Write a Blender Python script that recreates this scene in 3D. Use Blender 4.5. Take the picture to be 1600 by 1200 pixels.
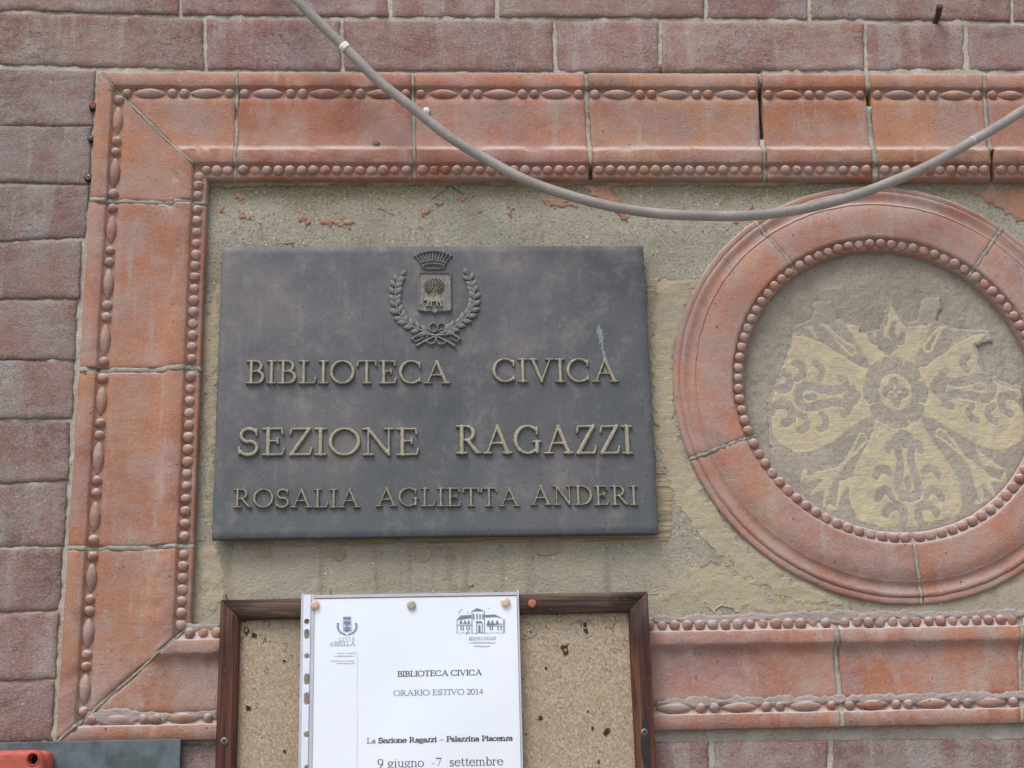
import bpy, bmesh, math, random
import numpy as np
from mathutils import Vector, Matrix, noise

for o in list(bpy.data.objects):
    bpy.data.objects.remove(o, do_unlink=True)
scene = bpy.context.scene
COL = scene.collection
random.seed(7)
R_ = math.radians

# ------------------------------------------------------------------ camera, sky, sun, exposure
FOCAL_PX, W_PX, H_PX, DIST = 2400.0, 1600, 1200, 1.68
PITCH, YAW, ROLL = 0.3007284, 0.05721991, -0.02496318
fwd = Vector((math.sin(YAW)*math.cos(PITCH), math.cos(YAW)*math.cos(PITCH), math.sin(PITCH)))
r0 = Vector((math.cos(YAW), -math.sin(YAW), 0.0))
u0 = r0.cross(fwd)
cam_right = r0*math.cos(ROLL) + u0*math.sin(ROLL)
cam_up = -r0*math.sin(ROLL) + u0*math.cos(ROLL)
cam_loc = Vector((0, 0, 2.1)) - fwd*DIST
cd = bpy.data.cameras.new('camera')
cam = bpy.data.objects.new('camera', cd)
COL.objects.link(cam)
cam.matrix_world = Matrix(((cam_right.x, cam_up.x, -fwd.x, cam_loc.x), (cam_right.y, cam_up.y, -fwd.y, cam_loc.y),
                           (cam_right.z, cam_up.z, -fwd.z, cam_loc.z), (0, 0, 0, 1)))
cd.sensor_fit = 'HORIZONTAL'
cd.sensor_width = 36.0
cd.lens = 36.0*FOCAL_PX/W_PX
cd.clip_start, cd.clip_end = 0.05, 500
scene.camera = cam

SUN_EL, SUN_AZ = 58.0, -28.0          # azimuth measured from straight out of the wall, negative = from the left
world = bpy.data.worlds.new('World')
scene.world = world
world.use_nodes = True
wn = world.node_tree
wn.nodes.clear()
sky = wn.nodes.new('ShaderNodeTexSky')
sky.sky_type = 'NISHITA'
sky.sun_disc = False
sky.sun_elevation = R_(SUN_EL)
sky.sun_rotation = R_(180 + SUN_AZ*-1)
sky.air_density = 1.0
sky.dust_density = 3.0
hs = wn.nodes.new('ShaderNodeHueSaturation')
hs.inputs['Saturation'].default_value = 0.5
bg = wn.nodes.new('ShaderNodeBackground')
bg.inputs['Strength'].default_value = 0.15
wo = wn.nodes.new('ShaderNodeOutputWorld')
wn.links.new(sky.outputs[0], hs.inputs['Color'])
wn.links.new(hs.outputs[0], bg.inputs[0])
wn.links.new(bg.outputs[0], wo.inputs[0])

sd = bpy.data.lights.new('sun', 'SUN')
sd.energy = 1.5
sd.angle = R_(22)
sd.color = (1.0, 0.97, 0.93)
sun = bpy.data.objects.new('sun', sd)
COL.objects.link(sun)
sdir = Vector((math.sin(R_(SUN_AZ))*math.cos(R_(SUN_EL)), -math.cos(R_(SUN_AZ))*math.cos(R_(SUN_EL)), math.sin(R_(SUN_EL))))
sun.rotation_euler = sdir.to_track_quat('Z', 'Y').to_euler()
sun.location = (0, -3, 6)

scene.view_settings.view_transform = 'Standard'
scene.view_settings.look = 'None'
scene.view_settings.exposure = 0.42
scene.view_settings.gamma = 1.0
scene.view_settings.use_curve_mapping = False
scene.cycles.use_denoising = True
scene.cycles.denoising_prefilter = 'ACCURATE'
scene.cycles.adaptive_threshold = 0.003


# ------------------------------------------------------------------ helpers
def P(px, py, d=0.0):
    """A point measured on the photograph (1600 x 1200), carried onto the plane d metres proud of the wall face."""
    v = fwd + cam_right*((px-800)/FOCAL_PX) + cam_up*((600-py)/FOCAL_PX)
    t = (-d - cam_loc.y)/v.y
    return cam_loc + v*t


def PX(px, py, d=0.0):
    q = P(px, py, d)
    return q.x, q.z


def link(name, data, parent=None, loc=(0, 0, 0)):
    o = bpy.data.objects.new(name, data)
    COL.objects.link(o)
    loc = Vector(loc)
    if parent is not None:
        o.parent = parent
        loc = loc - world_loc(parent)
    o.location = loc
    return o


def world_loc(o):
    v = Vector(o.location)
    while o.parent is not None:
        o = o.parent
        v += o.location
    return v


def tag(o, label=None, cat=None, group=None, kind=None):
    if label: o['label'] = label
    if cat: o['category'] = cat
    if group: o['group'] = group
    if kind: o['kind'] = kind
    return o


def thing(name, label, cat, loc, group=None):
    return tag(link(name, None, None, loc), label, cat, group)


def mesh(name, verts, faces, mat=None, smooth=True):
    me = bpy.data.meshes.new(name)
    me.from_pydata([tuple(v) for v in verts], [], faces)
    if mat: me.materials.append(mat)
    if smooth: me.polygons.foreach_set('use_smooth', [True]*len(me.polygons))
    me.update()
    return me


def centred(name, verts, faces, mat, parent, smooth=True, centre=None):
    """object whose origin lies at the centre of its world-space vertices"""
    vs = [Vector(v) for v in verts]
    if centre is None:
        c = Vector((0, 0, 0))
        for v in vs: c += v
        c /= len(vs)
    else:
        c = Vector(centre)
    return link(name, mesh(name, [v-c for v in vs], faces, mat, smooth), parent, c)


def fnoise(x, y, z, o=4):
    return noise.fractal(Vector((x, y, z)), 1.0, 2.0, o)


def smooth01(x):
    x = min(1, max(0, x))
    return x*x*(3-2*x)


# vectorised value noise
def vnoise(X, Y, seed=0):
    xi, yi = np.floor(X).astype(np.int64), np.floor(Y).astype(np.int64)
    fx, fy = X-xi, Y-yi
    fx = fx*fx*(3-2*fx); fy = fy*fy*(3-2*fy)

    def h(a, b):
        n = (a*374761393 + b*668265263 + seed*974634777) & 0xffffffff
        n = ((n ^ (n >> 13))*1274126177) & 0xffffffff
        return ((n ^ (n >> 16)) & 0xffff)/65535.0
    return (h(xi, yi)*(1-fx)+h(xi+1, yi)*fx)*(1-fy) + (h(xi, yi+1)*(1-fx)+h(xi+1, yi+1)*fx)*fy


def vfbm(X, Y, seed=0, o=4):
    s, a, t = 0, 1.0, 0
    for k in range(o):
        s = s + a*vnoise(X*2**k, Y*2**k, seed+k*17)
        t += a; a *= 0.5
    return s/t - 0.5


def smooth_up(Z, a, b):
    t = np.clip((Z-a)/(b-a), 0, 1)
    return t*t*(3-2*t)


def sd_caps(X, Z, caps):
    """signed distance to a union of round-ended strokes (x0,z0,x1,z1,r0[,r1])"""
    F = np.full(X.shape, 1e9)
    for c in caps:
        x0, z0, x1, z1, ra = c[:5]
        rb = c[5] if len(c) > 5 else ra
        dx, dz = x1-x0, z1-z0
        L2 = dx*dx+dz*dz
        t = np.zeros(X.shape) if L2 < 1e-14 else np.clip(((X-x0)*dx+(Z-z0)*dz)/L2, 0, 1)
        F = np.minimum(F, np.hypot(X-x0-t*dx, Z-z0-t*dz) - (ra+(rb-ra)*t))
    return F


def sd_poly(X, Z, pts):
    """signed distance to a polygon, negative inside"""
    n = len(pts)
    D = np.full(X.shape, 1e9); inside = np.zeros(X.shape, bool)
    for i in range(n):
        x0, z0 = pts[i]; x1, z1 = pts[(i+1) % n]
        dx, dz = x1-x0, z1-z0
        L2 = dx*dx+dz*dz+1e-18
        t = np.clip(((X-x0)*dx+(Z-z0)*dz)/L2, 0, 1)
        D = np.minimum(D, np.hypot(X-x0-t*dx, Z-z0-t*dz))
        if z0 != z1:
            c = ((z0 > Z) != (z1 > Z)) & (X < (x1-x0)*(Z-z0)/(z1-z0)+x0)
            inside ^= c
    return np.where(inside, -D, D)


def relief(name, F, xs, zs, height, mat, rim=0.0):
    """mesh of the region F<0 on the grid (xs, zs); height(F array) gives how far each vertex stands out (-y)"""
    Hh = height(F) if callable(height) else np.full(F.shape, height)
    nz, nx = F.shape
    verts, faces, ids = [], [], {}

    def corner(i, j):
        k = (i, j)
        if k not in ids:
            ids[k] = len(verts); verts.append((xs[j], -float(Hh[i, j]), zs[i]))
        return ids[k]

    def edge(i, j, i2, j2):
        k = (i, j, i2, j2) if (i, j) < (i2, j2) else (i2, j2, i, j)
        if k not in ids:
            a, b = F[i, j], F[i2, j2]
            t = a/(a-b)
            ids[k] = len(verts)
            verts.append((xs[j]+(xs[j2]-xs[j])*t, -rim, zs[i]+(zs[i2]-zs[i])*t))
        return ids[k]
    ins = F < 0
    anyc = ins[:-1, :-1] | ins[1:, :-1] | ins[:-1, 1:] | ins[1:, 1:]
    for i, j in zip(*np.nonzero(anyc)):
        cs = ((i, j), (i, j+1), (i+1, j+1), (i+1, j))
        f = []
        for k in range(4):
            a, b = cs[k], cs[(k+1) % 4]
            if ins[a]: f.append(corner(*a))
            if ins[a] != ins[b]: f.append(edge(*a, *b))
        if len(f) > 2: faces.append(f)
    return mesh(name, verts, faces, mat)


def rings_mesh(profile, n=14, half=False):
    """lathe about y: profile of (radius, height towards the viewer)"""
    verts, faces = [], []
    for r, h in profile:
        for k in range(n):
            a = 2*math.pi*k/n
            verts.append((r*math.cos(a), -h, r*math.sin(a)))
    for i in range(len(profile)-1):
        for k in range(n):
            a, b = i*n+k, i*n+(k+1) % n
            faces.append((a, b, b+n, a+n))
    faces.append(tuple(range((len(profile)-1)*n, len(profile)*n)))
    return verts, faces


def tube(points, rad, n=12, cap=True):
    verts, faces = [], []
    prev = None
    m = len(points)
    for i, p in enumerate(points):
        t = (points[min(i+1, m-1)] - points[max(i-1, 0)]).normalized()
        if prev is None:
            a = Vector((0, -1, 0)) if abs(t.y) < .9 else Vector((1, 0, 0))
            nrm = (a - t*a.dot(t)).normalized()
        else:
            nrm = (prev - t*prev.dot(t)).normalized()
        prev = nrm
        b = t.cross(nrm)
        r = rad(i/(m-1)) if callable(rad) else rad
        for k in range(n):
            a = 2*math.pi*k/n
            verts.append(p + (nrm*math.cos(a)+b*math.sin(a))*r)
    for i in range(m-1):
        for k in range(n):
            faces.append((i*n+k, i*n+(k+1) % n, (i+1)*n+(k+1) % n, (i+1)*n+k))
    if cap:
        faces.append(tuple(range(n))[::-1]); faces.append(tuple(range((m-1)*n, m*n)))
    return verts, faces


def spline(pts, n):
    """Catmull-Rom through points"""
    out = []
    m = len(pts)
    for i in range(m-1):
        p0, p1, p2, p3 = pts[max(i-1, 0)], pts[i], pts[i+1], pts[min(i+2, m-1)]
        for k in range(n):
            t = k/n
            out.append(0.5*((2*p1)+(p2-p0)*t+(2*p0-5*p1+4*p2-p3)*t*t+(3*p1-p0-3*p2+p3)*t**3))
    out.append(pts[-1])
    return out


def box_mesh(x0, x1, z0, z1, d0, d1, bev=0.0, seg=2):
    bm = bmesh.new()
    vs = [bm.verts.new((x, -d, z)) for d in (d0, d1) for z in (z0, z1) for x in (x0, x1)]
    for f in ((0, 2, 3, 1), (4, 5, 7, 6), (0, 1, 5, 4), (2, 6, 7, 3), (0, 4, 6, 2), (1, 3, 7, 5)):
        bm.faces.new([vs[i] for i in f])
    if bev:
        bmesh.ops.bevel(bm, geom=list(bm.edges), offset=bev, segments=seg, affect='EDGES', profile=0.6)
    bmesh.ops.recalc_face_normals(bm, faces=bm.faces)
    bm.verts.index_update()
    v = [tuple(q.co) for q in bm.verts]; f = [[q.index for q in g.verts] for g in bm.faces]
    bm.free()
    return v, f


# ------------------------------------------------------------------ materials
class NT:
    def __init__(s, name):
        s.m = bpy.data.materials.new(name); s.m.use_nodes = True
        s.t = s.m.node_tree; s.n = s.t.nodes; s.n.clear()
        s.out = s.new('ShaderNodeOutputMaterial'); s.b = s.new('ShaderNodeBsdfPrincipled')
        s.l(s.b.outputs[0], s.out.inputs[0])
        tc = s.new('ShaderNodeTexCoord'); oi = s.new('ShaderNodeObjectInfo'); s.oi = oi; s.tc = tc
        mv = s.new('ShaderNodeVectorMath'); mv.operation = 'MULTIPLY_ADD'
        cx = s.new('ShaderNodeCombineXYZ')
        for i in range(3): s.l(oi.outputs['Random'], cx.inputs[i])
        s.l(cx.outputs[0], mv.inputs[0]); mv.inputs[1].default_value = (31, 17, 23)
        s.l(tc.outputs['Object'], mv.inputs[2])
        s.vec = mv.outputs[0]

    def new(s, t): return s.n.new(t)
    def l(s, a, b): s.t.links.new(a, b)

    def sv(s, sock, v):
        if hasattr(v, 'links') or isinstance(v, bpy.types.NodeSocket): s.l(v, sock)
        elif isinstance(v, tuple) and len(v) == 3 and sock.type == 'RGBA': sock.default_value = (*v, 1)
        else: sock.default_value = v

    def scaled(s, k, vec=None):
        n = s.new('ShaderNodeVectorMath'); n.operation = 'MULTIPLY'
        s.l(vec or s.vec, n.inputs[0]); n.inputs[1].default_value = k
        return n.outputs[0]

    def noise(s, scale, detail=4, rough=.55, vec=None, dist=0.0, lac=2.0):
        n = s.new('ShaderNodeTexNoise'); n.inputs['Scale'].default_value = scale
        n.inputs['Detail'].default_value = detail; n.inputs['Roughness'].default_value = rough
        n.inputs['Distortion'].default_value = dist
        s.l(vec or s.vec, n.inputs['Vector'])
        return n.outputs['Fac']

    def vor(s, scale, feature='F1', vec=None, rand=1.0):
        n = s.new('ShaderNodeTexVoronoi'); n.feature = feature; n.inputs['Scale'].default_value = scale
        n.inputs['Randomness'].default_value = rand
        s.l(vec or s.vec, n.inputs['Vector'])
        return n

    def ramp(s, f, stops):
        n = s.new('ShaderNodeValToRGB'); e = n.color_ramp.elements
        while len(e) < len(stops): e.new(0.5)
        for i, (p, c) in enumerate(stops):
            e[i].position = p; e[i].color = (*c, 1) if len(c) == 3 else c
        s.l(f, n.inputs[0])
        return n.outputs[0]

    def thr(s, f, a, b):
        n = s.new('ShaderNodeMapRange'); n.interpolation_type = 'SMOOTHSTEP'
        s.l(f, n.inputs[0]); n.inputs[1].default_value = a; n.inputs[2].default_value = b
        return n.outputs[0]

    def math(s, op, a, b=0.0, c=None):
        n = s.new('ShaderNodeMath'); n.operation = op
        s.sv(n.inputs[0], a); s.sv(n.inputs[1], b)
        if c is not None: s.sv(n.inputs[2], c)
        return n.outputs[0]

    def mix(s, f, a, b, mode='MIX'):
        n = s.new('ShaderNodeMix'); n.data_type = 'RGBA'; n.blend_type = mode
        s.sv(n.inputs[0], f); s.sv(n.inputs[6], a); s.sv(n.inputs[7], b)
        return n.outputs[2]

    def sep(s, v, i):
        n = s.new('ShaderNodeSeparateXYZ'); s.l(v, n.inputs[0]); return n.outputs[i]

    def up(s):
        g = s.new('ShaderNodeNewGeometry'); return s.sep(g.outputs['Normal'], 2)

    def bump(s, h, strength=.5, dist=.002, prev=None):
        n = s.new('ShaderNodeBump'); n.inputs['Strength'].default_value = strength
        n.inputs['Distance'].default_value = dist
        s.l(h, n.inputs['Height'])
        if prev is not None: s.l(prev, n.inputs['Normal'])
        return n.outputs[0]

    def done(s, col, rough=.85, bump=None, spec=.3, metal=0.0):
        s.sv(s.b.inputs['Base Color'], col); s.sv(s.b.inputs['Roughness'], rough)
        s.b.inputs['Specular IOR Level'].default_value = spec; s.b.inputs['Metallic'].default_value = metal
        if bump is not None: s.l(bump, s.b.inputs['Normal'])
        return s.m


def mat_brick():
    n = NT('weathered_brick')
    c = n.ramp(n.noise(14, 5, .6), [(.30, (.185, .108, .097)), (.5, (.24, .138, .122)), (.72, (.285, .160, .138))])
    film = n.thr(n.noise(20, 7, .74), .36, .62)                       # grey weathering film
    c = n.mix(n.math('MULTIPLY', film, .8), c, (.278, .237, .230))
    run = n.thr(n.noise(1, 4, .55, n.scaled((30, 30, 3.0))), .50, .62)   # lime runs
    run = n.math('MULTIPLY', run, n.thr(n.noise(60, 5, .7), .30, .55))
    c = n.mix(n.math('MULTIPLY', run, .62), c, (.33, .305, .29))
    c = n.mix(1.0, c, n.oi.outputs['Color'], 'MULTIPLY')
    gr = n.noise(480, 4, .75)
    c = n.mix(n.math('MULTIPLY', n.thr(gr, .52, .70), .6), c, (.44, .38, .35))
    c = n.mix(n.math('MULTIPLY', n.thr(gr, .47, .30), .65), c, (.07, .05, .048))
    red = n.thr(n.noise(48, 4, .6), .62, .74)
    c = n.mix(n.math('MULTIPLY', red, .55), c, (.27, .11, .085))
    crease = n.noise(15, 5, .62, n.scaled((1, 1, 3.2)), 1.8)
    cr = n.math('ABSOLUTE', n.math('SUBTRACT', crease, .5))
    crm = n.math('MULTIPLY', n.thr(cr, .010, .0), n.thr(n.noise(11, 3), .50, .62))
    c = n.mix(n.math('MULTIPLY', crm, .5), c, (.08, .06, .058))
    sp = n.vor(70)
    c = n.mix(n.math('MULTIPLY', n.thr(sp.outputs['Distance'], .075, .04), n.thr(n.noise(20, 2), .48, .56)), c, (.58, .53, .48))
    b = n.bump(n.noise(420, 4, .75), .9, .0018)
    b = n.bump(n.noise(90, 5, .65), .6, .003, b)
    b = n.bump(n.math('MULTIPLY', crm, -1), .6, .002, b)
    return n.done(c, .92, b, .2)


def mat_terracotta():
    n = NT('moulded_terracotta')
    c = n.ramp(n.noise(8, 5, .62), [(.28, (.255, .118, .082)), (.46, (.335, .150, .102)), (.62, (.385, .185, .118)), (.8, (.31, .150, .115))])
    c = n.mix(1.0, c, n.oi.outputs['Color'], 'MULTIPLY')
    film = n.thr(n.noise(17, 7, .72), .36, .66)
    c = n.mix(n.math('MULTIPLY', film, n.oi.outputs['Alpha']), c, (.345, .255, .225))
    purple = n.thr(n.noise(11, 6, .7), .50, .70)
    c = n.mix(n.math('MULTIPLY', purple, n.oi.outputs['Alpha']), c, (.27, .175, .165))
    orange = n.thr(n.noise(7, 4, .6), .60, .72)
    c = n.mix(n.math('MULTIPLY', orange, .5), c, (.42, .19, .105))
    run = n.math('MULTIPLY', n.thr(n.noise(1, 4, .6, n.scaled((60, 60, 7))), .54, .68), n.thr(n.noise(45, 5, .7), .35, .6))
    c = n.mix(n.math('MULTIPLY', run, .55), c, (.37, .305, .275))
    dust_toplight = n.math('MULTIPLY', n.thr(n.up(), .22, .72), n.thr(n.noise(110, 4, .65), .20, .5))  # pale dust on ledges, brightened to paint sky light onto upward faces
    c = n.mix(n.math('MULTIPLY', dust_toplight, .92), c, (.47, .415, .395))
    gr = n.noise(400, 4, .78)
    c = n.mix(n.math('MULTIPLY', n.thr(gr, .52, .74), .5), c, (.47, .36, .31))
    c = n.mix(n.math('MULTIPLY', n.thr(gr, .45, .26), .5), c, (.15, .085, .065))
    pit = n.vor(38)
    c = n.mix(n.thr(pit.outputs['Distance'], .05, .03), c, (.09, .05, .04))
    scr = n.thr(n.noise(1, 2, .5, n.scaled((30, 30, 420))), .70, .76)
    c = n.mix(n.math('MULTIPLY', n.math('MULTIPLY', scr, n.thr(n.noise(14, 2), .52, .6)), .5), c, (.50, .42, .37))
    pz = n.vor(150)
    pm = n.math('MULTIPLY', n.thr(pz.outputs['Distance'], .22, .10), n.thr(n.noise(22, 4, .7), .54, .66))
    c = n.mix(n.math('MULTIPLY', pm, .45), c, (.14, .08, .065))
    b = n.bump(n.noise(380, 4, .75), .75, .0014)
    b = n.bump(n.noise(50, 5, .65), .6, .003, b)
    b = n.bump(n.math('MULTIPLY', pm, -1), .6, .0015, b)
    return n.done(c, .96, b, .1)


def mat_mortar(name='lime_mortar', a=(.38, .345, .285), b_=(.50, .465, .405)):
    n = NT(name)
    c = n.mix(n.thr(n.noise(40, 5, .65), .3, .7), a, b_)
    gr = n.noise(520, 3, .75)
    c = n.mix(n.thr(gr, .56, .70), c, (.60, .55, .47))
    c = n.mix(n.math('MULTIPLY', n.thr(gr, .44, .30), .75), c, (.09, .075, .055))
    b = n.bump(n.noise(420, 4, .75), .9, .0022)
    return n.done(c, .95, b, .15)


def mat_plaster():
    """sandy grey render; greyer and cleaner low down, mossy ochre at the top under the moulding"""
    n = NT('sandy_render')
    obj = n.tc.outputs['Object']
    c = n.ramp(n.noise(7, 6, .66), [(.28, (.275, .25, .192)), (.5, (.345, .32, .258)), (.75, (.385, .36, .305))])
    z = n.sep(obj, 2)
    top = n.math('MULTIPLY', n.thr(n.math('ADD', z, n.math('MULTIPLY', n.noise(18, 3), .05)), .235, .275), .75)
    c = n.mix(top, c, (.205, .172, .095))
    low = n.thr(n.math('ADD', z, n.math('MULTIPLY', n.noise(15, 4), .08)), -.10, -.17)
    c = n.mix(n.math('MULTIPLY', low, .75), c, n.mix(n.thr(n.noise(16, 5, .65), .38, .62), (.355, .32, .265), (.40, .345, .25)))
    run = n.thr(n.noise(1, 4, .6, n.scaled((55, 55, 4))), .52, .68)
    c = n.mix(n.math('MULTIPLY', run, n.math('MULTIPLY_ADD', low, .3, .12)), c, (.19, .15, .10))
    gr = n.noise(330, 4, .8)
    c = n.mix(n.math('MULTIPLY', n.thr(gr, .54, .66), n.math('MULTIPLY_ADD', low, -.4, .75)), c, (.52, .48, .39))
    c = n.mix(n.math('MULTIPLY', n.thr(gr, .46, .33), n.math('MULTIPLY_ADD', low, -.45, .8)), c, (.075, .06, .035))
    sp = n.vor(75)
    c = n.mix(n.thr(sp.outputs['Distance'], .10, .05), c, (.62, .58, .50))
    ck = n.vor(9, 'DISTANCE_TO_EDGE', n.scaled((1, 1, 1)))
    nn = n.noise(20, 4, .7)
    cm = n.math('MULTIPLY', n.thr(ck.outputs['Distance'], .012, .0), n.thr(nn, .56, .62))
    c = n.mix(n.math('MULTIPLY', cm, .7), c, (.07, .055, .04))
    b = n.bump(n.noise(330, 4, .78), .85, .0028)
    b = n.bump(n.noise(45, 4, .6), .4, .004, b)
    b = n.bump(n.math('MULTIPLY', cm, -1), .7, .002, b)
    return n.done(c, .95, b, .12)


def mat_skin(name, a, b_, dark, comb=False, film=(.30, .26, .22), filmamt=.6, lo=.46, hi=.7):
    n = NT(name)
    c = n.mix(n.thr(n.noise(26, 6, .68), .32, .66), a, b_)
    c = n.mix(n.math('MULTIPLY', n.thr(n.noise(60, 6, .72), lo, hi), filmamt), c, film)
    gr = n.noise(380, 4, .75)
    c = n.mix(n.math('MULTIPLY', n.thr(gr, .47, .32), .55), c, dark)
    c = n.mix(n.math('MULTIPLY', n.thr(gr, .56, .72), .4), c, (.55, .48, .36))
    b = n.bump(n.noise(300, 4, .72), .6, .0016)
    b = n.bump(n.noise(1, 3, .6, n.scaled((60, 60, 420))), .5, .0012, b)
    if comb:
        w = n.noise(1, 2, .5, n.scaled((9, 9, 260)), .6)
        c = n.mix(n.math('MULTIPLY', n.thr(w, .5, .35), .5), c, dark)
        b = n.bump(w, .8, .004, b)
    return n.done(c, .94, b, .15)


def mat_bronze():
    n = NT('patinated_bronze')
    obj = n.tc.outputs['Object']
    c = n.ramp(n.noise(6, 6, .66), [(.34, (.064, .074, .081)), (.5, (.095, .094, .103)), (.66, (.140, .128, .132))])
    z = n.sep(obj, 2)
    low = n.thr(n.math('ADD', z, n.math('MULTIPLY', n.noise(12, 4), .1)), -.02, -.12)
    c = n.mix(n.math('MULTIPLY', low, .5), c, (.085, .103, .110))
    run = n.math('ADD', n.math('MULTIPLY', n.noise(1, 4, .62, n.scaled((75, 75, 9))), .6), n.math('MULTIPLY', n.noise(70, 5, .7), .4))
    c = n.mix(n.math('MULTIPLY', n.thr(run, .54, .68), .35), c, (.20, .195, .185))
    c = n.mix(n.math('MULTIPLY', n.thr(run, .46, .34), .4), c, (.068, .075, .083))
    fib = n.noise(1, 4, .7, n.scaled((420, 420, 130)))
    c = n.mix(n.math('MULTIPLY', n.thr(fib, .55, .72), .3), c, (.22, .21, .195))
    c = n.mix(n.math('MULTIPLY', n.thr(fib, .45, .3), .3), c, (.06, .065, .07))
    cloud = n.thr(n.noise(24, 8, .8), .50, .70)
    c = n.mix(n.math('MULTIPLY', cloud, .5), c, (.20, .188, .172))
    scr = n.thr(n.noise(1, 3, .6, n.scaled((160, 160, 60)), 3.0), .66, .72)
    c = n.mix(n.math('MULTIPLY', n.math('MULTIPLY', scr, n.thr(n.noise(9, 3), .48, .62)), .55), c, (.27, .26, .23))
    sp = n.vor(60)
    c = n.mix(n.math('MULTIPLY', n.thr(sp.outputs['Distance'], .09, .04), .8), c, (.035, .035, .038))
    gr = n.noise(600, 2, .6)
    c = n.mix(n.math('MULTIPLY', n.thr(gr, .55, .75), .25), c, (.2, .19, .18))
    b = n.bump(n.noise(280, 4, .65), .35, .0008)
    b = n.bump(n.noise(20, 3, .5), .25, .003, b)
    return n.done(c, n.math('MULTIPLY_ADD', n.noise(30, 3), .25, .48), b, .42, .25)


def mat_worn_bronze():
    """letters and crest: rubbed pale on the outermost surfaces, patina lower down"""
    n = NT('rubbed_bronze')
    h = n.math('MULTIPLY', n.sep(n.tc.outputs['Object'], 1), -1)
    top = n.thr(n.math('ADD', h, n.math('MULTIPLY', n.noise(300, 3, .6), .0006)), .0012, .0028)
    g = n.mix(n.thr(n.noise(260, 4, .7), .35, .65), (.235, .212, .150), (.335, .305, .225))
    c = n.mix(top, (.095, .088, .07), g)
    b = n.bump(n.noise(400, 3, .6), .4, .0005)
    return n.done(c, .55, b, .4, .15)


def mat_crest():
    n = NT('crest_bronze')
    c = n.mix(n.thr(n.noise(300, 4, .7), .35, .65), (.12, .118, .115), (.215, .208, .19))
    dust_toplight = n.thr(n.up(), .2, .9)  # upward faces coloured paler to paint bright top-lit edges
    c = n.mix(n.math('MULTIPLY', dust_toplight, .45), c, (.28, .265, .235))
    b = n.bump(n.noise(700, 3, .7), .5, .0005)
    return n.done(c, .6, b, .4, .2)


def mat_wood():
    n = NT('stained_wood')
    g = n.noise(1, 5, .65, n.scaled((150, 150, 5)), 1.0)
    c = n.ramp(g, [(.32, (.020, .011, .012)), (.44, (.055, .020, .016)), (.58, (.115, .045, .026)), (.72, (.21, .11, .055))])
    c = n.mix(n.math('MULTIPLY', n.thr(n.noise(10, 4), .45, .65), .6), c, (.022, .014, .016))
    sc = n.thr(n.noise(240, 4, .7), .62, .72)
    c = n.mix(n.math('MULTIPLY', sc, .4), c, (.22, .19, .15))
    b = n.bump(g, .5, .0015)
    return n.done(c, .6, b, .2)


def mat_wood_h():
    n = NT('stained_wood_along')
    g = n.noise(1, 5, .65, n.scaled((5, 150, 150)), 1.0)
    c = n.ramp(g, [(.30, (.03, .021, .02)), (.46, (.07, .042, .034)), (.58, (.13, .085, .064)), (.72, (.24, .195, .15))])
    c = n.mix(n.math('MULTIPLY', n.thr(n.noise(10, 4), .45, .65), .5), c, (.024, .017, .017))
    sc = n.thr(n.noise(1, 4, .7, n.scaled((60, 200, 380))), .62, .72)
    c = n.mix(n.math('MULTIPLY', sc, .5), c, (.26, .23, .18))
    b = n.bump(g, .6, .0015)
    return n.done(c, .65, b, .15)


def mat_cork():
    n = NT('cork_chipboard')
    v = n.vor(620, 'F1', n.scaled((1.25, 1, .8)))
    c = n.ramp(n.sep(v.outputs['Color'], 0), [(.0, (.26, .20, .135)), (.35, (.33, .262, .182)), (.75, (.375, .305, .22)), (1, (.45, .385, .295))])
    c = n.mix(n.math('MULTIPLY', n.thr(n.noise(420, 4, .75), .45, .32), .8), c, (.12, .08, .05))
    c = n.mix(n.math('MULTIPLY', n.thr(n.noise(9, 5), .4, .7), .4), c, (.30, .25, .20))
    ck = n.vor(90, 'DISTANCE_TO_EDGE', n.scaled((1, 1, 1.25)))
    zz = n.sep(n.tc.outputs['Object'], 2)
    cm = n.math('MULTIPLY', n.thr(ck.outputs['Distance'], .020, .004), n.thr(n.math('ADD', n.noise(60, 5, .75), n.math('MULTIPLY', n.thr(zz, .10, .21), .10)), .61, .68))
    c = n.mix(cm, c, (.055, .025, .016))
    pit = n.vor(75)
    pm = n.math('MULTIPLY', n.thr(pit.outputs['Distance'], .10, .06), n.thr(n.noise(30, 2), .52, .6))
    c = n.mix(pm, c, (.04, .022, .016))
    b = n.bump(v.outputs['Distance'], .3, .0009)
    b = n.bump(n.math('MULTIPLY', n.math('MAXIMUM', cm, pm), -1), .9, .003, b)
    return n.done(c, .9, b, .2)


def simple(name, col, rough=.6, spec=.3, metal=0.0, var=.25, vs=60, bumpd=.0005):
    n = NT(name)
    c = n.mix(n.thr(n.noise(vs, 5, .65), .3, .7), tuple(x*(1-var) for x in col), tuple(min(1, x*(1+var)) for x in col))
    b = n.bump(n.noise(vs*6, 3, .6), .4, bumpd)
    return n.done(c, rough, b, spec, metal)


def mat_cable():
    n = NT('grey_cable_sheath')
    c = n.mix(n.thr(n.noise(22, 5, .65), .35, .65), (.225, .205, .19), (.30, .275, .255))
    c = n.mix(n.math('MULTIPLY', n.thr(n.up(), -.2, -.8), .35), c, (.36, .33, .27))
    c = n.mix(n.math('MULTIPLY', n.thr(n.noise(160, 4, .7), .58, .72), .5), c, (.42, .39, .36))
    c = n.mix(n.math('MULTIPLY', n.thr(n.noise(90, 4, .7), .42, .3), .4), c, (.16, .145, .135))
    return n.done(c, .62, n.bump(n.noise(200, 3), .3, .0006), .35)


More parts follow.
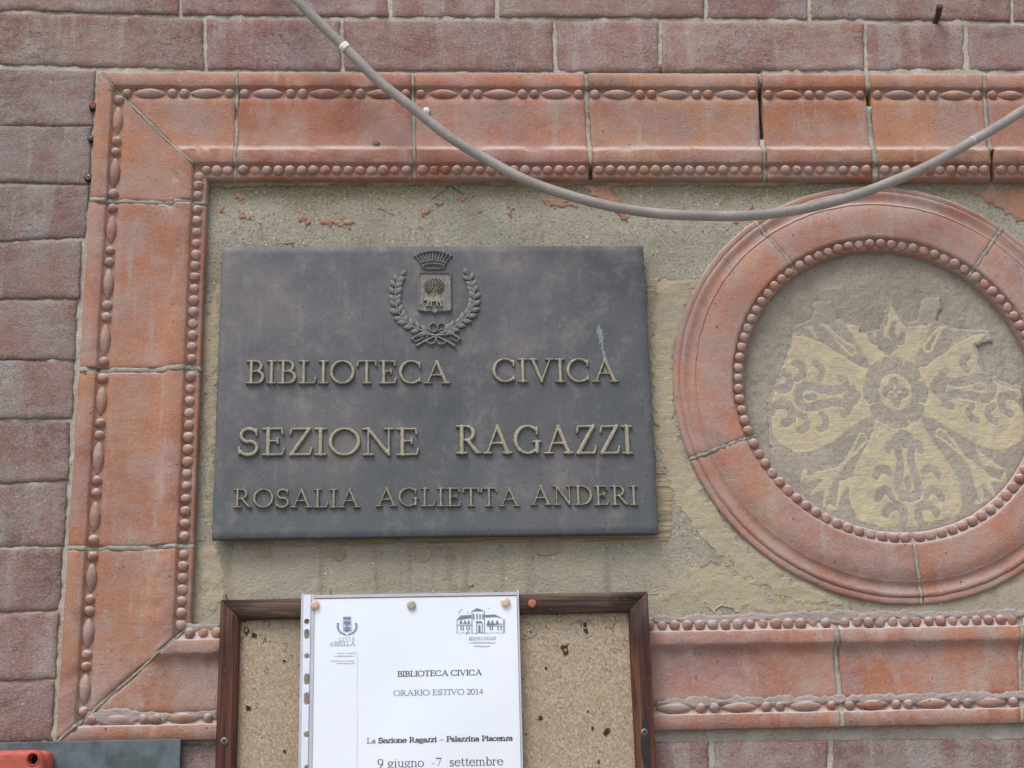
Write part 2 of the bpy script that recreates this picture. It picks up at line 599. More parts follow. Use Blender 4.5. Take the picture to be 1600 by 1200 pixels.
def mat_paper():
    n = NT('white_paper')
    c = n.mix(n.thr(n.noise(5, 3), .3, .7), (.78, .815, .85), (.82, .85, .875))
    return n.done(c, .7, n.bump(n.noise(9, 3, .5), .25, .006), .3)


def mat_film():
    m = bpy.data.materials.new('clear_plastic_film'); m.use_nodes = True
    t = m.node_tree; t.nodes.clear()
    o = t.nodes.new('ShaderNodeOutputMaterial'); a = t.nodes.new('ShaderNodeBsdfTransparent')
    g = t.nodes.new('ShaderNodeBsdfGlossy'); g.inputs['Roughness'].default_value = .18
    d = t.nodes.new('ShaderNodeBsdfDiffuse'); d.inputs['Color'].default_value = (.75, .77, .82, 1)
    x = t.nodes.new('ShaderNodeMixShader'); y = t.nodes.new('ShaderNodeMixShader')
    x.inputs[0].default_value = .04; y.inputs[0].default_value = .035
    a.inputs[0].default_value = (.97, .98, 1, 1)
    t.links.new(a.outputs[0], x.inputs[1]); t.links.new(d.outputs[0], x.inputs[2])
    t.links.new(x.outputs[0], y.inputs[1]); t.links.new(g.outputs[0], y.inputs[2])
    t.links.new(y.outputs[0], o.inputs[0])
    return m


M_JOINT = mat_mortar('lime_pointing', (.28, .245, .20), (.42, .375, .315))
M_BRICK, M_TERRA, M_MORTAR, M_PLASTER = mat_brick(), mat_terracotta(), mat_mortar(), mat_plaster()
M_SKIN = mat_skin('ochre_limewash', (.345, .29, .195), (.385, .33, .235), (.19, .16, .11), film=(.335, .30, .24), filmamt=.9)
M_COMB = mat_skin('combed_ochre_render', (.32, .255, .15), (.37, .30, .20), (.15, .125, .09), True, (.33, .29, .23), .7)
M_SGRAF = mat_skin('scratched_grey_coat', (.28, .248, .21), (.345, .305, .255), (.10, .08, .065), filmamt=.3)
M_YELLOW = mat_skin('ochre_coat', (.43, .365, .24), (.475, .41, .27), (.31, .265, .20), False, (.365, .325, .265), .85, .41, .70)
M_ROUGH = mat_skin('rough_disc_render', (.25, .225, .18), (.32, .29, .24), (.07, .058, .04), filmamt=.3)
M_BRONZE, M_LETTER, M_CREST = mat_bronze(), mat_worn_bronze(), mat_crest()
M_WOOD, M_WOODH, M_CORK = mat_wood(), mat_wood_h(), mat_cork()
M_CABLE, M_PAPER, M_FILM = mat_cable(), mat_paper(), mat_film()
M_INK = simple('dark_ink', (.045, .045, .06), .8, .1, var=.1)
M_BLUEINK = simple('blue_grey_ink', (.16, .18, .27), .8, .1, var=.25, vs=400)
M_PALEINK = simple('pale_ink', (.36, .37, .45), .8, .1, var=.15)
M_WASH = simple('pale_ink_wash', (.46, .49, .60), .8, .1, var=.15, vs=400)
M_STRIP = simple('white_binding_strip', (.70, .74, .83), .45, .4, var=.03)
M_SLATE = simple('grey_slate', (.085, .108, .118), .6, .35, var=.4, vs=30)
M_RED = simple('faded_red_plastic', (.46, .10, .072), .62, .25, var=.22, vs=70)
M_STEEL = simple('dull_steel', (.16, .145, .13), .45, .5, .6, .4, 300)
M_DARK = simple('dark_hole', (.025, .02, .018), .9, .1)
M_RUST = simple('rusty_iron', (.075, .04, .032), .85, .2, 0, .4, 300, .001)
M_PLUG = simple('red_brown_plug', (.20, .055, .035), .7, .25)
M_WHITE = simple('white_filler', (.66, .64, .60), .85, .2, var=.2, vs=200)
M_REDFLAKE = mat_skin('exposed_red_brick', (.32, .165, .11), (.36, .19, .13), (.19, .12, .085), film=(.32, .265, .20), filmamt=.7)
M_GROUND = simple('pavement_stone', (.27, .26, .25), .9, .2, var=.2, vs=3)

# ------------------------------------------------------------------ setting: pavement and the rest of the facade
g = link('pavement', mesh('pavement', [(-60, -60, 0), (60, -60, 0), (60, .3, 0), (-60, .3, 0)], [(0, 1, 2, 3)], M_GROUND, False))
tag(g, kind='structure')

# the moulded panel: outer and inner lines of the terracotta frame in wall metres
FX0, FZ1 = -0.4660, 2.4755                      # outer left, outer top
FZ0 = P(600, 1150, .010).z                      # outer bottom
FX1 = 0.870                                     # outer right (beyond the photograph)
IX0 = P(318, 450, .007).x; IZ1 = P(800, 279, .007).z; IZ0 = P(1200, 961, .007).z; IX1 = FX1-(IX0-FX0)
D_PANEL = -0.006

wall = thing('brick_wall', 'old pink brick wall of long handmade bricks surrounding the terracotta frame', 'wall', (0, 0, 0))


def mortar_sheet():
    st = .0045
    xs = np.arange(-.78, .905, st); zs = np.arange(1.50, 2.66, st)
    X, Z = np.meshgrid(xs, zs)
    d = -.0011 + .0040*vfbm(X*150, Z*150, 3, 3) + .0016*vfbm(X*20, Z*20, 9, 2)
    ga, gb = P(913, 113, 0), P(1190, 113, 0)
    d = d - .016*((X > ga.x) & (X < gb.x) & (np.abs(Z-ga.z-.0010) < .0034))
    verts = np.stack([X, -d, Z], -1).reshape(-1, 3)
    nx, nz = len(xs), len(zs)
    faces = []
    for i in range(nz-1):
        for j in range(nx-1):
            if FX0+.010 < xs[j] < FX1-.014 and FZ0+.010 < zs[i] < FZ1-.014: continue
            a = i*nx+j
            faces.append((a, a+1, a+nx+1, a+nx))
    return link('mortar', mesh('mortar', verts.tolist(), faces, M_MORTAR), wall)


mortar_sheet()


def patch_brick(c00, c10, c11, c01, seed, proud=.0, parent=wall, tint=(1, 1, 1)):
    """one brick from its four corners on the wall (x,z): bl, br, tr, tl"""
    L = (abs(c10[0]-c00[0])); Hh = abs(c01[1]-c00[1])
    nu, nv = max(8, int(L/.006)), max(8, int(Hh/.005))
    us = [0, .0015/L, .004/L]+[.008/L+(1-.016/L)*i/nu for i in range(nu+1)]+[1-.004/L, 1-.0015/L, 1]
    vs = [0, .0015/Hh, .004/Hh]+[.008/Hh+(1-.016/Hh)*i/nv for i in range(nv+1)]+[1-.004/Hh, 1-.0015/Hh, 1]
    verts, faces = [], []
    tilt = random.uniform(-.0009, .0009)
    for j, v in enumerate(vs):
        for i, u in enumerate(us):
            x = (c00[0]*(1-u)+c10[0]*u)*(1-v)+(c01[0]*(1-u)+c11[0]*u)*v
            z = (c00[1]*(1-u)+c10[1]*u)*(1-v)+(c01[1]*(1-u)+c11[1]*u)*v
            e = min(u*L, (1-u)*L, v*Hh, (1-v)*Hh)
            n1 = fnoise(x*22, seed*3.1, z*22, 3); n2 = fnoise(x*90, seed*1.7, z*90, 3)
            er = .0015*(1+.9*fnoise(x*45, seed*5.3, z*45, 2))
            d = proud + .0021 + .0010*n1 + .0007*n2 + tilt*(v-.5)*2 - max(.0007, er)*(1-smooth01(e/.0036))**1.6*1.4
            w = 1-smooth01(e/.005)
            x += w*.0012*fnoise(x*150, seed*9.1, z*150+7, 3); z += w*.0009*fnoise(x*130+3, seed*2.1, z*130, 3)
            verts.append((x, -d, z))
    nx = len(us)
    for j in range(len(vs)-1):
        for i in range(nx-1):
            a = j*nx+i; faces.append((a, a+1, a+nx+1, a+nx))
    rim = [i for i in range(nx)]+[j*nx+nx-1 for j in range(1, len(vs))]+[(len(vs)-1)*nx+i for i in range(nx-2, -1, -1)]+[j*nx for j in range(len(vs)-2, 0, -1)]
    base = len(verts)
    for k in rim:
        verts.append((verts[k][0], .012, verts[k][2]))
    m = len(rim)
    for k in range(m):
        a, b = rim[k], rim[(k+1) % m]
        faces.append((b, a, base+k, base+(k+1) % m))
    o = centred('brick', verts, faces, M_BRICK, parent)
    o.color = (*tint, 1)
    return o


def interp(tab, x):
    if x <= tab[0][0]:
        (x0, y0), (x1, y1) = tab[0], tab[1]
        return y0 + (y1-y0)*(x-x0)/(x1-x0)
    for (x0, y0), (x1, y1) in zip(tab, tab[1:]):
        if x <= x1: return y0+(y1-y0)*(x-x0)/(x1-x0)
    (x0, y0), (x1, y1) = tab[-2], tab[-1]
    return y0 + (y1-y0)*(x-x0)/(x1-x0)


def quad_brick(xl0, xl1, xr0, xr1, topf, botf, seed, tint):
    """pixel measures: left edge top/bottom, right edge top/bottom"""
    return patch_brick(PX(xl1, botf(xl1)), PX(xr1, botf(xr1)), PX(xr0, topf(xr0)), PX(xl0, topf(xl0)), seed, random.uniform(-.0006, .0008), wall, tint)


def tint_top():
    k = random.uniform(.9, 1.12); return (k*1.06, k*random.uniform(.95, 1.02), k*random.uniform(.92, .98))


def tint_left(y):
    k = random.uniform(.84, .98); w = smooth01((y-500)/500)
    return (k*(1.0+.06*w), k*(1.03-.03*w), k*(1.01-.03*w))


J = {-1: [(-100, -68), (400, -60), (1700, -56)],
     0: [(-100, 15), (0, 19), (200, 24), (400, 28), (800, 29), (1200, 31), (1400, 33), (1600, 36), (1800, 39)],
     1: [(-100, 101), (0, 104), (150, 108), (400, 112), (800, 114), (1200, 113), (1400, 111), (1600, 112), (1800, 113)]}
sd_ = 0
for row, cuts in ((0, [-50, 281, 609, 776, 1102, 1264, 1581, 1750, 1966]), (1, [-180, 320, 534, 866, 1031, 1352, 1509, 1838, 1966])):
    jt, jb = J[row-1], J[row]
    for a, b in zip(cuts, cuts[1:]):
        sd_ += 1
        lean = random.uniform(-2, 2)
        quad_brick(a+3, a+4, b-3, b-2+lean*.3, lambda x: interp(jt, x)+(3.2 if row == 0 else 4.0), lambda x: interp(jb, x)-2.4, sd_, tint_top())
# the courses beside the frame: joint heights at px x=0 and at the frame edge
LJ = [(105, 108), (197, 197), (286, 290), (379, 373), (469, 469), (561, 564), (656, 656), (757, 751), (856, 855), (959, 953), (1066, 1060), (1164, 1158), (1268, 1262), (1372, 1368)]
for k in range(len(LJ)-1):
    (a0, a1), (b0, b1) = LJ[k], LJ[k+1]
    ym = (a1+b1)/2
    xr = 155-(ym-125)*65/1025 - (9 if k > 2 else 5)
    tight = .1 if k in (0, 4) else 1.8
    tt = .1 if k in (1, 5) else 1.8
    sd_ += 1
    xl = -95 if k % 2 else -215
    top = lambda x: a0+(a1-a0)*x/140+tt
    bot = lambda x: b0+(b1-b0)*x/140-tight
    quad_brick(xl, xl-2, xr+2.2-random.uniform(0, 3), xr-2.2-random.uniform(0, 2), top, bot, sd_, tint_left(ym))
# courses under the frame
BJ = [[(0, 1164), (300, 1157), (1030, 1155), (1300, 1151), (1600, 1148), (1800, 1147)], [(0, 1268), (300, 1262), (1030, 1256), (1600, 1250), (1800, 1249)],
      [(0, 1372), (300, 1368), (1030, 1360), (1800, 1350)]]
for row, cuts in ((0, [70, 345, 680, 845, 1111, 1297, 1640, 1800, 2120]), (1, [70, 250, 560, 900, 1060, 1380, 1560, 1840, 2120])):
    jt, jb = BJ[row], BJ[row+1]
    for a, b in zip(cuts, cuts[1:]):
        sd_ += 1
        k = random.uniform(.92, 1.1)
        quad_brick(a+5, a+5, b-5, b-4, lambda x: interp(jt, x)+5, lambda x: interp(jb, x)-2, sd_, (k*1.0, k*.98, k*.96))


def far_wall():
    """the wall beyond the photograph: backing and its bricks as one mass"""
    X0, X1, Z0, Z1 = -.78, .90, 1.50, 2.655
    E_ = 4.0
    vb, fb = [], []
    for (a, b, c, d) in ((-E_, X0, 0, 4.6), (X1, E_, 0, 4.6), (X0, X1, 0, Z0), (X0, X1, Z1, 4.6)):
        i = len(vb); vb += [(a, .004, c), (b, .004, c), (b, .004, d), (a, .004, d)]; fb.append((i, i+1, i+2, i+3))
    tag(link('mortar_backing', mesh('mortar_backing', vb, fb, M_MORTAR, False), wall), kind='stuff')
    vs, fs = [], []
    pitch = .0655
    lefts = P(-215, 300).x; tops = P(400, -60).z
    zbot = P(600, 1366).z
    zrow = 2.4835 - 38*pitch
    r = 0
    while zrow < 4.5:
        off = (r % 2)*.17
        x = -E_+off
        k = 0
        while x < E_:
            L = .222 if (k+r) % 2 else .108
            a, b, c, d = x+.002, x+L-.002, zrow+.002, zrow+pitch-.003
            x += L; k += 1
            inside = zbot-.004 < (c+d)/2 < tops and b > lefts and a < .882
            if inside:
                if a < lefts-.03 and (c+d)/2 < 2.49: b = min(b, lefts-.03)
                elif a < .882 and b > .91: a = .882
                elif not ((c+d)/2 > 2.49 and b < lefts-.05): continue
                if b-a < .03: continue
            i = len(vs); e = .003
            vs += [(a, .003, c), (b, .003, c), (b, .003, d), (a, .003, d), (a+e, -.002, c+e), (b-e, -.002, c+e), (b-e, -.002, d-e), (a+e, -.002, d-e)]
            fs += [(i+4, i+5, i+6, i+7), (i, i+1, i+5, i+4), (i+1, i+2, i+6, i+5), (i+2, i+3, i+7, i+6), (i+3, i, i+4, i+7)]
        zrow += pitch; r += 1
    o = link('brickwork', mesh('brickwork', vs, fs, M_BRICK, False), wall)
    o.color = (1, .98, .98, 1)
    tag(o, kind='stuff')


far_wall()

# ------------------------------------------------------------------ terracotta frame
frame = thing('terracotta_frame', 'moulded terracotta frame with bead rows, framing plaque and roundel', 'moulding', ((FX0+FX1)/2, -.005, FZ0))
PROF = [(0.0, -.014), (0.0, .0085), (.008, .0098), (.125, .0100), (.135, .0090), (.142, .0048), (.24, .0046), (.252, .0062), (.30, .0058), (.40, .0046), (.52, .0040),
        (.62, .0042), (.68, .0052), (.705, .0068), (.735, .0108), (.748, .0118), (.765, .0120), (.855, .0118), (.866, .0108), (.873, .0070), (.975, .0066), (.99, .0056), (1.0, .003), (1.0, -.014)]


def strip(Aouter, Bouter, Binner, Ainner, seed, drop=0.0, rough=0.0, ends=True, crack=None):
    """a length of moulding between the outer line A-B and the inner line A-B (x,z points)"""
    L = math.hypot(Bouter[0]-Aouter[0], Bouter[1]-Aouter[1])
    nu = max(3, int(L/.007)) if rough == 0 else 2
    us = [i/nu for i in range(nu+1)]
    if ends and rough == 0: us = [0, .0012/L, .003/L]+us[1:-1]+[1-.003/L, 1-.0012/L, 1]
    prof = PROF if rough == 0 else []
    if rough:
        for (t0, d0), (t1, d1) in zip(PROF, PROF[1:]):
            m = max(1, int((t1-t0)/.035))
            prof += [(t0+(t1-t0)*k/m, d0+(d1-d0)*k/m) for k in range(m)]
        prof.append(PROF[-1])
    verts, faces = [], []
    for u in us:
        for t, d in prof:
            xo, zo = Aouter[0]*(1-u)+Bouter[0]*u, Aouter[1]*(1-u)+Bouter[1]*u
            xi, zi = Ainner[0]*(1-u)+Binner[0]*u, Ainner[1]*(1-u)+Binner[1]*u
            x, z = xo*(1-t)+xi*t, zo*(1-t)+zi*t
            dd = d
            if d > -.01:
                dd += .0007*fnoise(x*40, seed*2.3, z*40, 3)-drop
                if rough: dd += rough*fnoise(x*260, seed, z*260, 3) - .006*max(0, fnoise(x*38, seed*1.3, z*38, 3)-.12)
                if crack and crack[0] < t < crack[1]: dd -= .022
                e = min(u, 1-u)*L
                if rough == 0:
                    dd -= .0009*(1-smooth01(e/.0025))*(1+fnoise(x*80, seed, z*80, 2))
                    edge = min(e, abs(t-.13)*.125 if t < .2 else 9, abs(t-.86)*.125 if t > .75 else 9, abs(t-.745)*.125 if t > .68 else 9)
                    ch = fnoise(x*55, seed+31, z*55, 3)
                    if ch > .28 and edge < .007: dd -= min(.0028, (ch-.28)*.012)*(1-smooth01(edge/.007))
                w = .0006 if rough == 0 else .0007
                x += w*fnoise(x*70, seed+9, z*70, 2); z += w*fnoise(x*70, seed+19, z*70, 2)
            verts.append((x, -dd, z))
    m = len(prof)
    for i in range(len(us)-1):
        for k in range(m-1):
            a = i*m+k
            faces.append((a, a+1, a+m+1, a+m))
    faces.append(tuple(range(m))); faces.append(tuple(range(len(us)*m-1, (len(us)-1)*m-1, -1)))
    return verts, faces


def fix_normals(o):
    bm = bmesh.new(); bm.from_mesh(o.data)
    bmesh.ops.recalc_face_normals(bm, faces=bm.faces)
    bm.to_mesh(o.data); bm.free()


BEAD_MESH, SPIN_MESH = [], []
for v in range(5):
    rr = .0062
    vv, ff = rings_mesh([(rr*1.02, -.0022), (rr, .0012), (rr*.9, .0033), (rr*.66, .0052), (rr*.3, .0063), (rr*.06, .0066)], 14)
    vv = [(x+.0006*noise.noise(Vector((x*300, v*3.3, z*300))), y*(1+.12*noise.noise(Vector((x*200, v, z*200)))), z+.0006*noise.noise(Vector((x*300+5, v*3.3, z*300)))) for x, y, z in vv]
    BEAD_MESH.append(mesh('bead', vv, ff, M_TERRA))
    pts = [Vector((-.0165+.033*i/12, 0, 0)) for i in range(13)]
    vv, ff = tube(pts, lambda t: .0012+.0051*math.sin(math.pi*min(1, max(0, t)))**.85, 12)
    vv = [Vector((q.x, q.y*1.05, q.z))+Vector((0, 1, 1))*.0005*noise.noise(q*220+Vector((v*4, 0, 0))) for q in vv]
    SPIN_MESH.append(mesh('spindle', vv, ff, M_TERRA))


def lerp2(a, b, t): return (a[0]*(1-t)+b[0]*t, a[1]*(1-t)+b[1]*t)


def add_beads(block, q, tc_in=.922, tc_out=.192, phase=0, inner=True, outer=True, worn=0.0):
    Ao, Bo, Bi, Ai = q
    col = (block.color[0]*.92, block.color[1]*.94, block.color[2]*.96, 1.0)
    if inner:
        a, b = lerp2(Ao, Ai, tc_in), lerp2(Bo, Bi, tc_in)
        L = math.hypot(b[0]-a[0], b[1]-a[1]); n = max(1, round((L-.0015)/.0131))
        for k in range(n):
            t = (.0008+(L-.0016)*(k+.5)/n)/L
            x, z = lerp2(a, b, t)
            o = link('bead', random.choice(BEAD_MESH), block, (x, -.0053-random.uniform(-.0006, .0006)+worn*.002, z))
            o.rotation_euler = (0, random.uniform(0, 6.28), 0)
            s = random.uniform(.92, 1.03); k2 = random.uniform(.94, 1.06)
            flat = random.choice((1, 1, 1.05, 1, .85, .92, .72)); o.scale = (s*random.uniform(.95, 1.03), s*flat*random.uniform(.9, 1.05)*(1-.3*worn), s); o.color = (col[0]*k2, col[1]*k2, col[2]*k2, 1)
    if outer:
        a, b = lerp2(Ao, Ai, tc_out), lerp2(Bo, Bi, tc_out)
        L = math.hypot(b[0]-a[0], b[1]-a[1]); ang = math.atan2(b[1]-a[1], b[0]-a[0])
        s = .0055
        seq = []
        # bead, spindle, bead | bead, spindle, bead ...  period .0620
        n = max(1, round(L/.0615)); per = L/n
        for k in range(n):
            s0 = per*k
            seq += [('reel', s0+per*.105), ('spindle', s0+per*.5), ('reel', s0+per*.895)]
        for kind, s0 in seq:
            x, z = lerp2(a, b, s0/L)
            me = random.choice(BEAD_MESH if kind == 'reel' else SPIN_MESH)
            o = link(kind, me, block, (x, -.0038+worn*.002+random.uniform(0, .0007), z))
            k = random.uniform(.94, 1.04)
            if kind == 'reel':
                o.scale = (.94*k, 1.0, .94*k); o.rotation_euler = (0, random.uniform(0, 6.28), 0)
            else:
                o.scale = (per/.0615*1.06*k, 1, 1.0); o.rotation_euler = (0, -ang, 0)
            o.color = col


def add_block(Ao, Bo, Bi, Ai, tint, seed, film=.74, **kw):
    v, f = strip(Ao, Bo, Bi, Ai, seed)
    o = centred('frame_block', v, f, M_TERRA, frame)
    fix_normals(o); o.color = (*tint, film)
    add_beads(o, (Ao, Bo, Bi, Ai), **kw)
    return o


def add_joint(Ao, Bo, Bi, Ai, seed, crack=None, drop=.0003):
    v, f = strip(Ao, Bo, Bi, Ai, seed, drop, .0022, False, crack)
    o = centred('mortar_joint', v, f, M_JOINT, frame)
    fix_normals(o)


OTL, ITL = (FX0, FZ1), (IX0, IZ1)
OTR, ITR = (FX1, FZ1), (IX1, IZ1)
OBL, IBL = (FX0, FZ0), (IX0, IZ0)
OBR, IBR = (FX1, FZ0), (IX1, IZ0)
tints = [(1.04, 1.10, 1.06), (1.0, .92, .88), (1.03, .90, .86), (.98, 1.02, .90), (.95, .88, .78), (1.03, 1.04, .84), (1.0, .95, .95), (1, 1, 1)]


def sub(a, b, s):
    L = math.hypot(b[0]-a[0], b[1]-a[1]); k = s/L
    return (a[0]+(b[0]-a[0])*k, a[1]+(b[1]-a[1])*k)


# top rail: joints measured at outer and inner edge (centre px, width px)
TJ = [(370, 367, 5, None), (645, 648, 5, None), (916, 923, 7, (.88, 1.01)), (1188, 1196, 7, (.12, .60)), (1356, 1369, 9, (.15, .30)), (1539, 1552, 7, (.74, 1.01)), (1760, 1764, 6, None), (2020, 2024, 6, None)]
prev = (sub(OTL, OTR, .0022), sub(ITL, ITR, .0016))
sdb = 100
for i, (xo, xi, w, ck) in enumerate(TJ+[None][:0]):
    ao = (P(xo-w/2, 118, .01).x, FZ1); ai = (P(xi-w/2, 278, .007).x, IZ1)
    bo = (P(xo+w/2, 118, .01).x, FZ1); bi = (P(xi+w/2, 278, .007).x, IZ1)
    add_block(prev[0], ao, ai, prev[1], tints[i % len(tints)], sdb)
    add_joint(ao, bo, bi, ai, sdb+.5, ck, .0004 if ck is None else .001)
    prev = (bo, bi); sdb += 1
add_block(prev[0], sub(OTR, OTL, .002), sub(ITR, ITL, .0016), prev[1], (1, 1, 1), sdb)
# left rail (top to bottom)
LJ2 = [(311, 316, 6), (577, 575, 8), (856, 853, 7)]
prev = (sub(OTL, OBL, .0022), sub(ITL, IBL, .0016))
for i, (yo, yi, w) in enumerate(LJ2):
    yo_, yi_ = P(140, yo, .01).z, P(310, yi, .007).z
    hw = w/2/1.42/1000
    ao, ai = (FX0, yo_+hw), (IX0, yi_+hw); bo, bi = (FX0, yo_-hw), (IX0, yi_-hw)
    add_block(prev[0], ao, ai, prev[1], [(1.0, 1.02, .96), (1.03, 1.04, 1.0), (1.0, 1.04, .98)][i], sdb)
    add_joint(ao, bo, bi, ai, sdb+.5)
    prev = (bo, bi); sdb += 1
add_block(prev[0], sub(OBL, OTL, .0022), sub(IBL, ITL, .0016), prev[1], (1.0, 1.06, 1.0), sdb)
# bottom rail (right to left so the moulding's outer line stays outside)
BJ2 = [(1600, 1597, 6), (1318, 1305, 8), (1000, 1000, 7), (720, 720, 7), (440, 440, 7)]
prev = (sub(OBR, OBL, .002), sub(IBR, IBL, .0016))
for i, (xo, xi, w) in enumerate(BJ2):
    ao = (P(xo+w/2, 1140, .01).x, FZ0); ai = (P(xi+w/2, 970, .007).x, IZ0)
    bo = (P(xo-w/2, 1140, .01).x, FZ0); bi = (P(xi-w/2, 970, .007).x, IZ0)
    hid = i in (3, 4)
    add_block(prev[0], ao, ai, prev[1], [(1, 1, 1), (.98, .9, .84), (1.0, .98, .98), (1, 1, 1), (1, 1, 1)][i], sdb, film=(.9, .95, .85, .6, .6)[i], inner=not hid, outer=not hid, worn=.35)
    add_joint(ao, bo, bi, ai, sdb+.5)
    prev = (bo, bi); sdb += 1
add_block(prev[0], sub(OBL, OBR, .0022), sub(IBL, IBR, .0016), prev[1], (1.0, 1.08, 1.02), sdb, film=.85, worn=.4)
# right rail, beyond the photograph
add_block(sub(OBR, OTR, .002), sub(OTR, OBR, .002), sub(ITR, IBR, .0016), sub(IBR, ITR, .0016), (1, 1, 1), sdb+1, inner=False, outer=False)
# mitre joints
for O_, I_, d1, d2 in ((OTL, ITL, OTR, OBL), (OBL, IBL, OBR, OTL)):
    a, b = sub(O_, d1, .0024), sub(O_, d2, .0024)
    ai = (I_[0]+(.0018 if d1[0] > O_[0] else -.0018), I_[1]); bi = (I_[0], I_[1]+(-.0018 if d2[1] < O_[1] else .0018))
    add_joint(a, b, bi, ai, 77+a[1], None, .0003)

# ------------------------------------------------------------------ plaster panel inside the frame
PC = ((IX0+IX1)/2, (IZ0+IZ1)/2)
panel = thing('plaster_panel', 'worn sandy plaster panel behind the bronze plaque, inside the terracotta frame', 'plaster', (0.0, 0, PC[1]))


def panel_sheet():
    st = .004
    xs = np.arange(IX0-.012, IX1+.012, st); zs = np.arange(IZ0-.012, IZ1+.012, st)
    X, Z = np.meshgrid(xs, zs)
    d = D_PANEL + .0036*vfbm(X*14, Z*14, 5, 3) + .0016*vfbm(X*110, Z*110, 6, 2)
    RR = np.hypot(X-RCX, Z-RCZ)
    verts = np.stack([X, -d, Z-PC[1]], -1).reshape(-1, 3)
    nx = len(xs); faces = []
    for i in range(len(zs)-1):
        for j in range(nx-1):
            if RR[i, j] < .20: continue
            a = i*nx+j; faces.append((a, a+1, a+nx+1, a+nx))
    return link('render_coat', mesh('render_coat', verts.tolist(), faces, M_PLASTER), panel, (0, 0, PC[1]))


RCX, RCZ, RO = .4205, 2.0945, .2425
panel_sheet()


def blob_patch(name, mat, polys, d, grid=.0014, h=.0009, wob=.004, freq=90, seed=1, parent=panel, thr=0.0, keepout=None):
    """irregular thin patch of coating: polygons given in px on the wall, edges broken by noise"""
    pl = [[PX(x, y, D_PANEL) for x, y in p] for p in polys]
    allp = [q for p in pl for q in p]
    x0, x1 = min(q[0] for q in allp)-.01, max(q[0] for q in allp)+.01
    z0, z1 = min(q[1] for q in allp)-.01, max(q[1] for q in allp)+.01
    xs = np.arange(x0, x1, grid); zs = np.arange(z0, z1, grid)
    X, Z = np.meshgrid(xs, zs)
    F = np.full(X.shape, 1e9)
    for p in pl: F = np.minimum(F, sd_poly(X, Z, p))
    F = F + wob*2*vfbm(X*freq, Z*freq, seed, 4) + thr
    if keepout: F = np.maximum(F, -(np.hypot(X-RCX, Z-RCZ)-keepout))
    base = D_PANEL + .0036*vfbm(X*14, Z*14, 5, 3) + .0016*vfbm(X*110, Z*110, 6, 2)
    H = base + d + np.minimum(h, -F*.6)
    c = ((x0+x1)/2, (z0+z1)/2)
    me = relief(name, F, xs-c[0], zs-c[1], lambda f: H, mat, -D_PANEL*-1-.0005)
    o = link(name, me, parent, (c[0], 0, c[1]))
    if name == 'red_patch': tag(o, kind='stuff')
    return o


# brick showing through at the top of the panel
blob_patch('red_patch', M_REDFLAKE, [[(338, 318), (352, 322), (350, 334), (336, 330)], [(366, 302), (383, 303), (380, 318), (368, 312)], [(376, 330), (398, 338), (392, 350), (376, 344)]], .0004, wob=.007, freq=300, thr=.0008, seed=2)
blob_patch('red_patch', M_REDFLAKE, [[(466, 330), (482, 336), (486, 356), (470, 350)], [(496, 338), (556, 346), (548, 356), (520, 352), (522, 362), (500, 348)]], .0004, wob=.007, freq=300, thr=.0008, seed=3)
blob_patch('red_patch', M_REDFLAKE, [[(656, 326), (672, 326), (668, 336), (658, 336)], [(678, 312), (702, 318), (692, 322), (680, 321)], [(716, 306), (738, 306), (728, 316), (714, 313)], [(792, 320), (804, 324), (800, 346), (794, 342)]], .0004, wob=.007, freq=300, thr=.0008, seed=4)
blob_patch('red_patch', M_REDFLAKE, [[(846, 310), (876, 308), (898, 320), (905, 328), (884, 324), (868, 326)], [(905, 285), (955, 292), (972, 312), (985, 352), (968, 340), (940, 322)]], .0005, wob=.007, freq=300, thr=.0008, seed=5)
blob_patch('red_patch', M_REDFLAKE, [[(1195, 308), (1180, 318), (1156, 346), (1128, 366), (1136, 356), (1170, 322)]], .0005, wob=.007, freq=300, thr=.0008, seed=6)
blob_patch('red_patch', M_REDFLAKE, [[(1505, 296), (1600, 296), (1720, 300), (1740, 340), (1650, 345), (1590, 345), (1560, 325)]], .0005, wob=.007, freq=300, thr=.0008, seed=8, keepout=.246)
# remains of the ochre coat round the roundel
blob_patch('ochre_coat', M_SKIN, [[(1036, 432), (1050, 440), (1086, 432), (1070, 500), (1054, 560), (1050, 640), (1066, 700), (1100, 770), (1160, 850), (1230, 905), (1320, 945), (1250, 945), (1160, 900), (1090, 830), (1040, 745), (1020, 660), (1016, 560), (1022, 480)]], .0004, .0014, h=.0002, wob=.009, freq=120, seed=11, keepout=.240)
blob_patch('ochre_coat', M_SKIN, [[(1040, 905), (1120, 880), (1200, 915), (1320, 950), (1290, 956), (1100, 950), (1030, 938)]], .0002, .0014, h=.0001, wob=.022, freq=120, seed=12, keepout=.243)
blob_patch('ochre_coat', M_SKIN, [[(316, 860), (345, 850), (342, 935), (330, 960), (312, 955)], [(318, 480), (345, 440), (343, 560), (333, 700), (328, 820), (322, 700)]], .0002, .0014, h=.0001, wob=.014, freq=130, seed=13)
blob_patch('combed_coat', M_COMB, [[(1008, 436), (1034, 430), (1020, 470), (1010, 480)], [(1024, 705), (1040, 740), (1050, 770), (1050, 835), (1044, 848), (990, 850), (420, 856), (340, 850), (420, 836), (1020, 832)]], .0003, .0014, h=.0004, wob=.003, freq=70, seed=14)

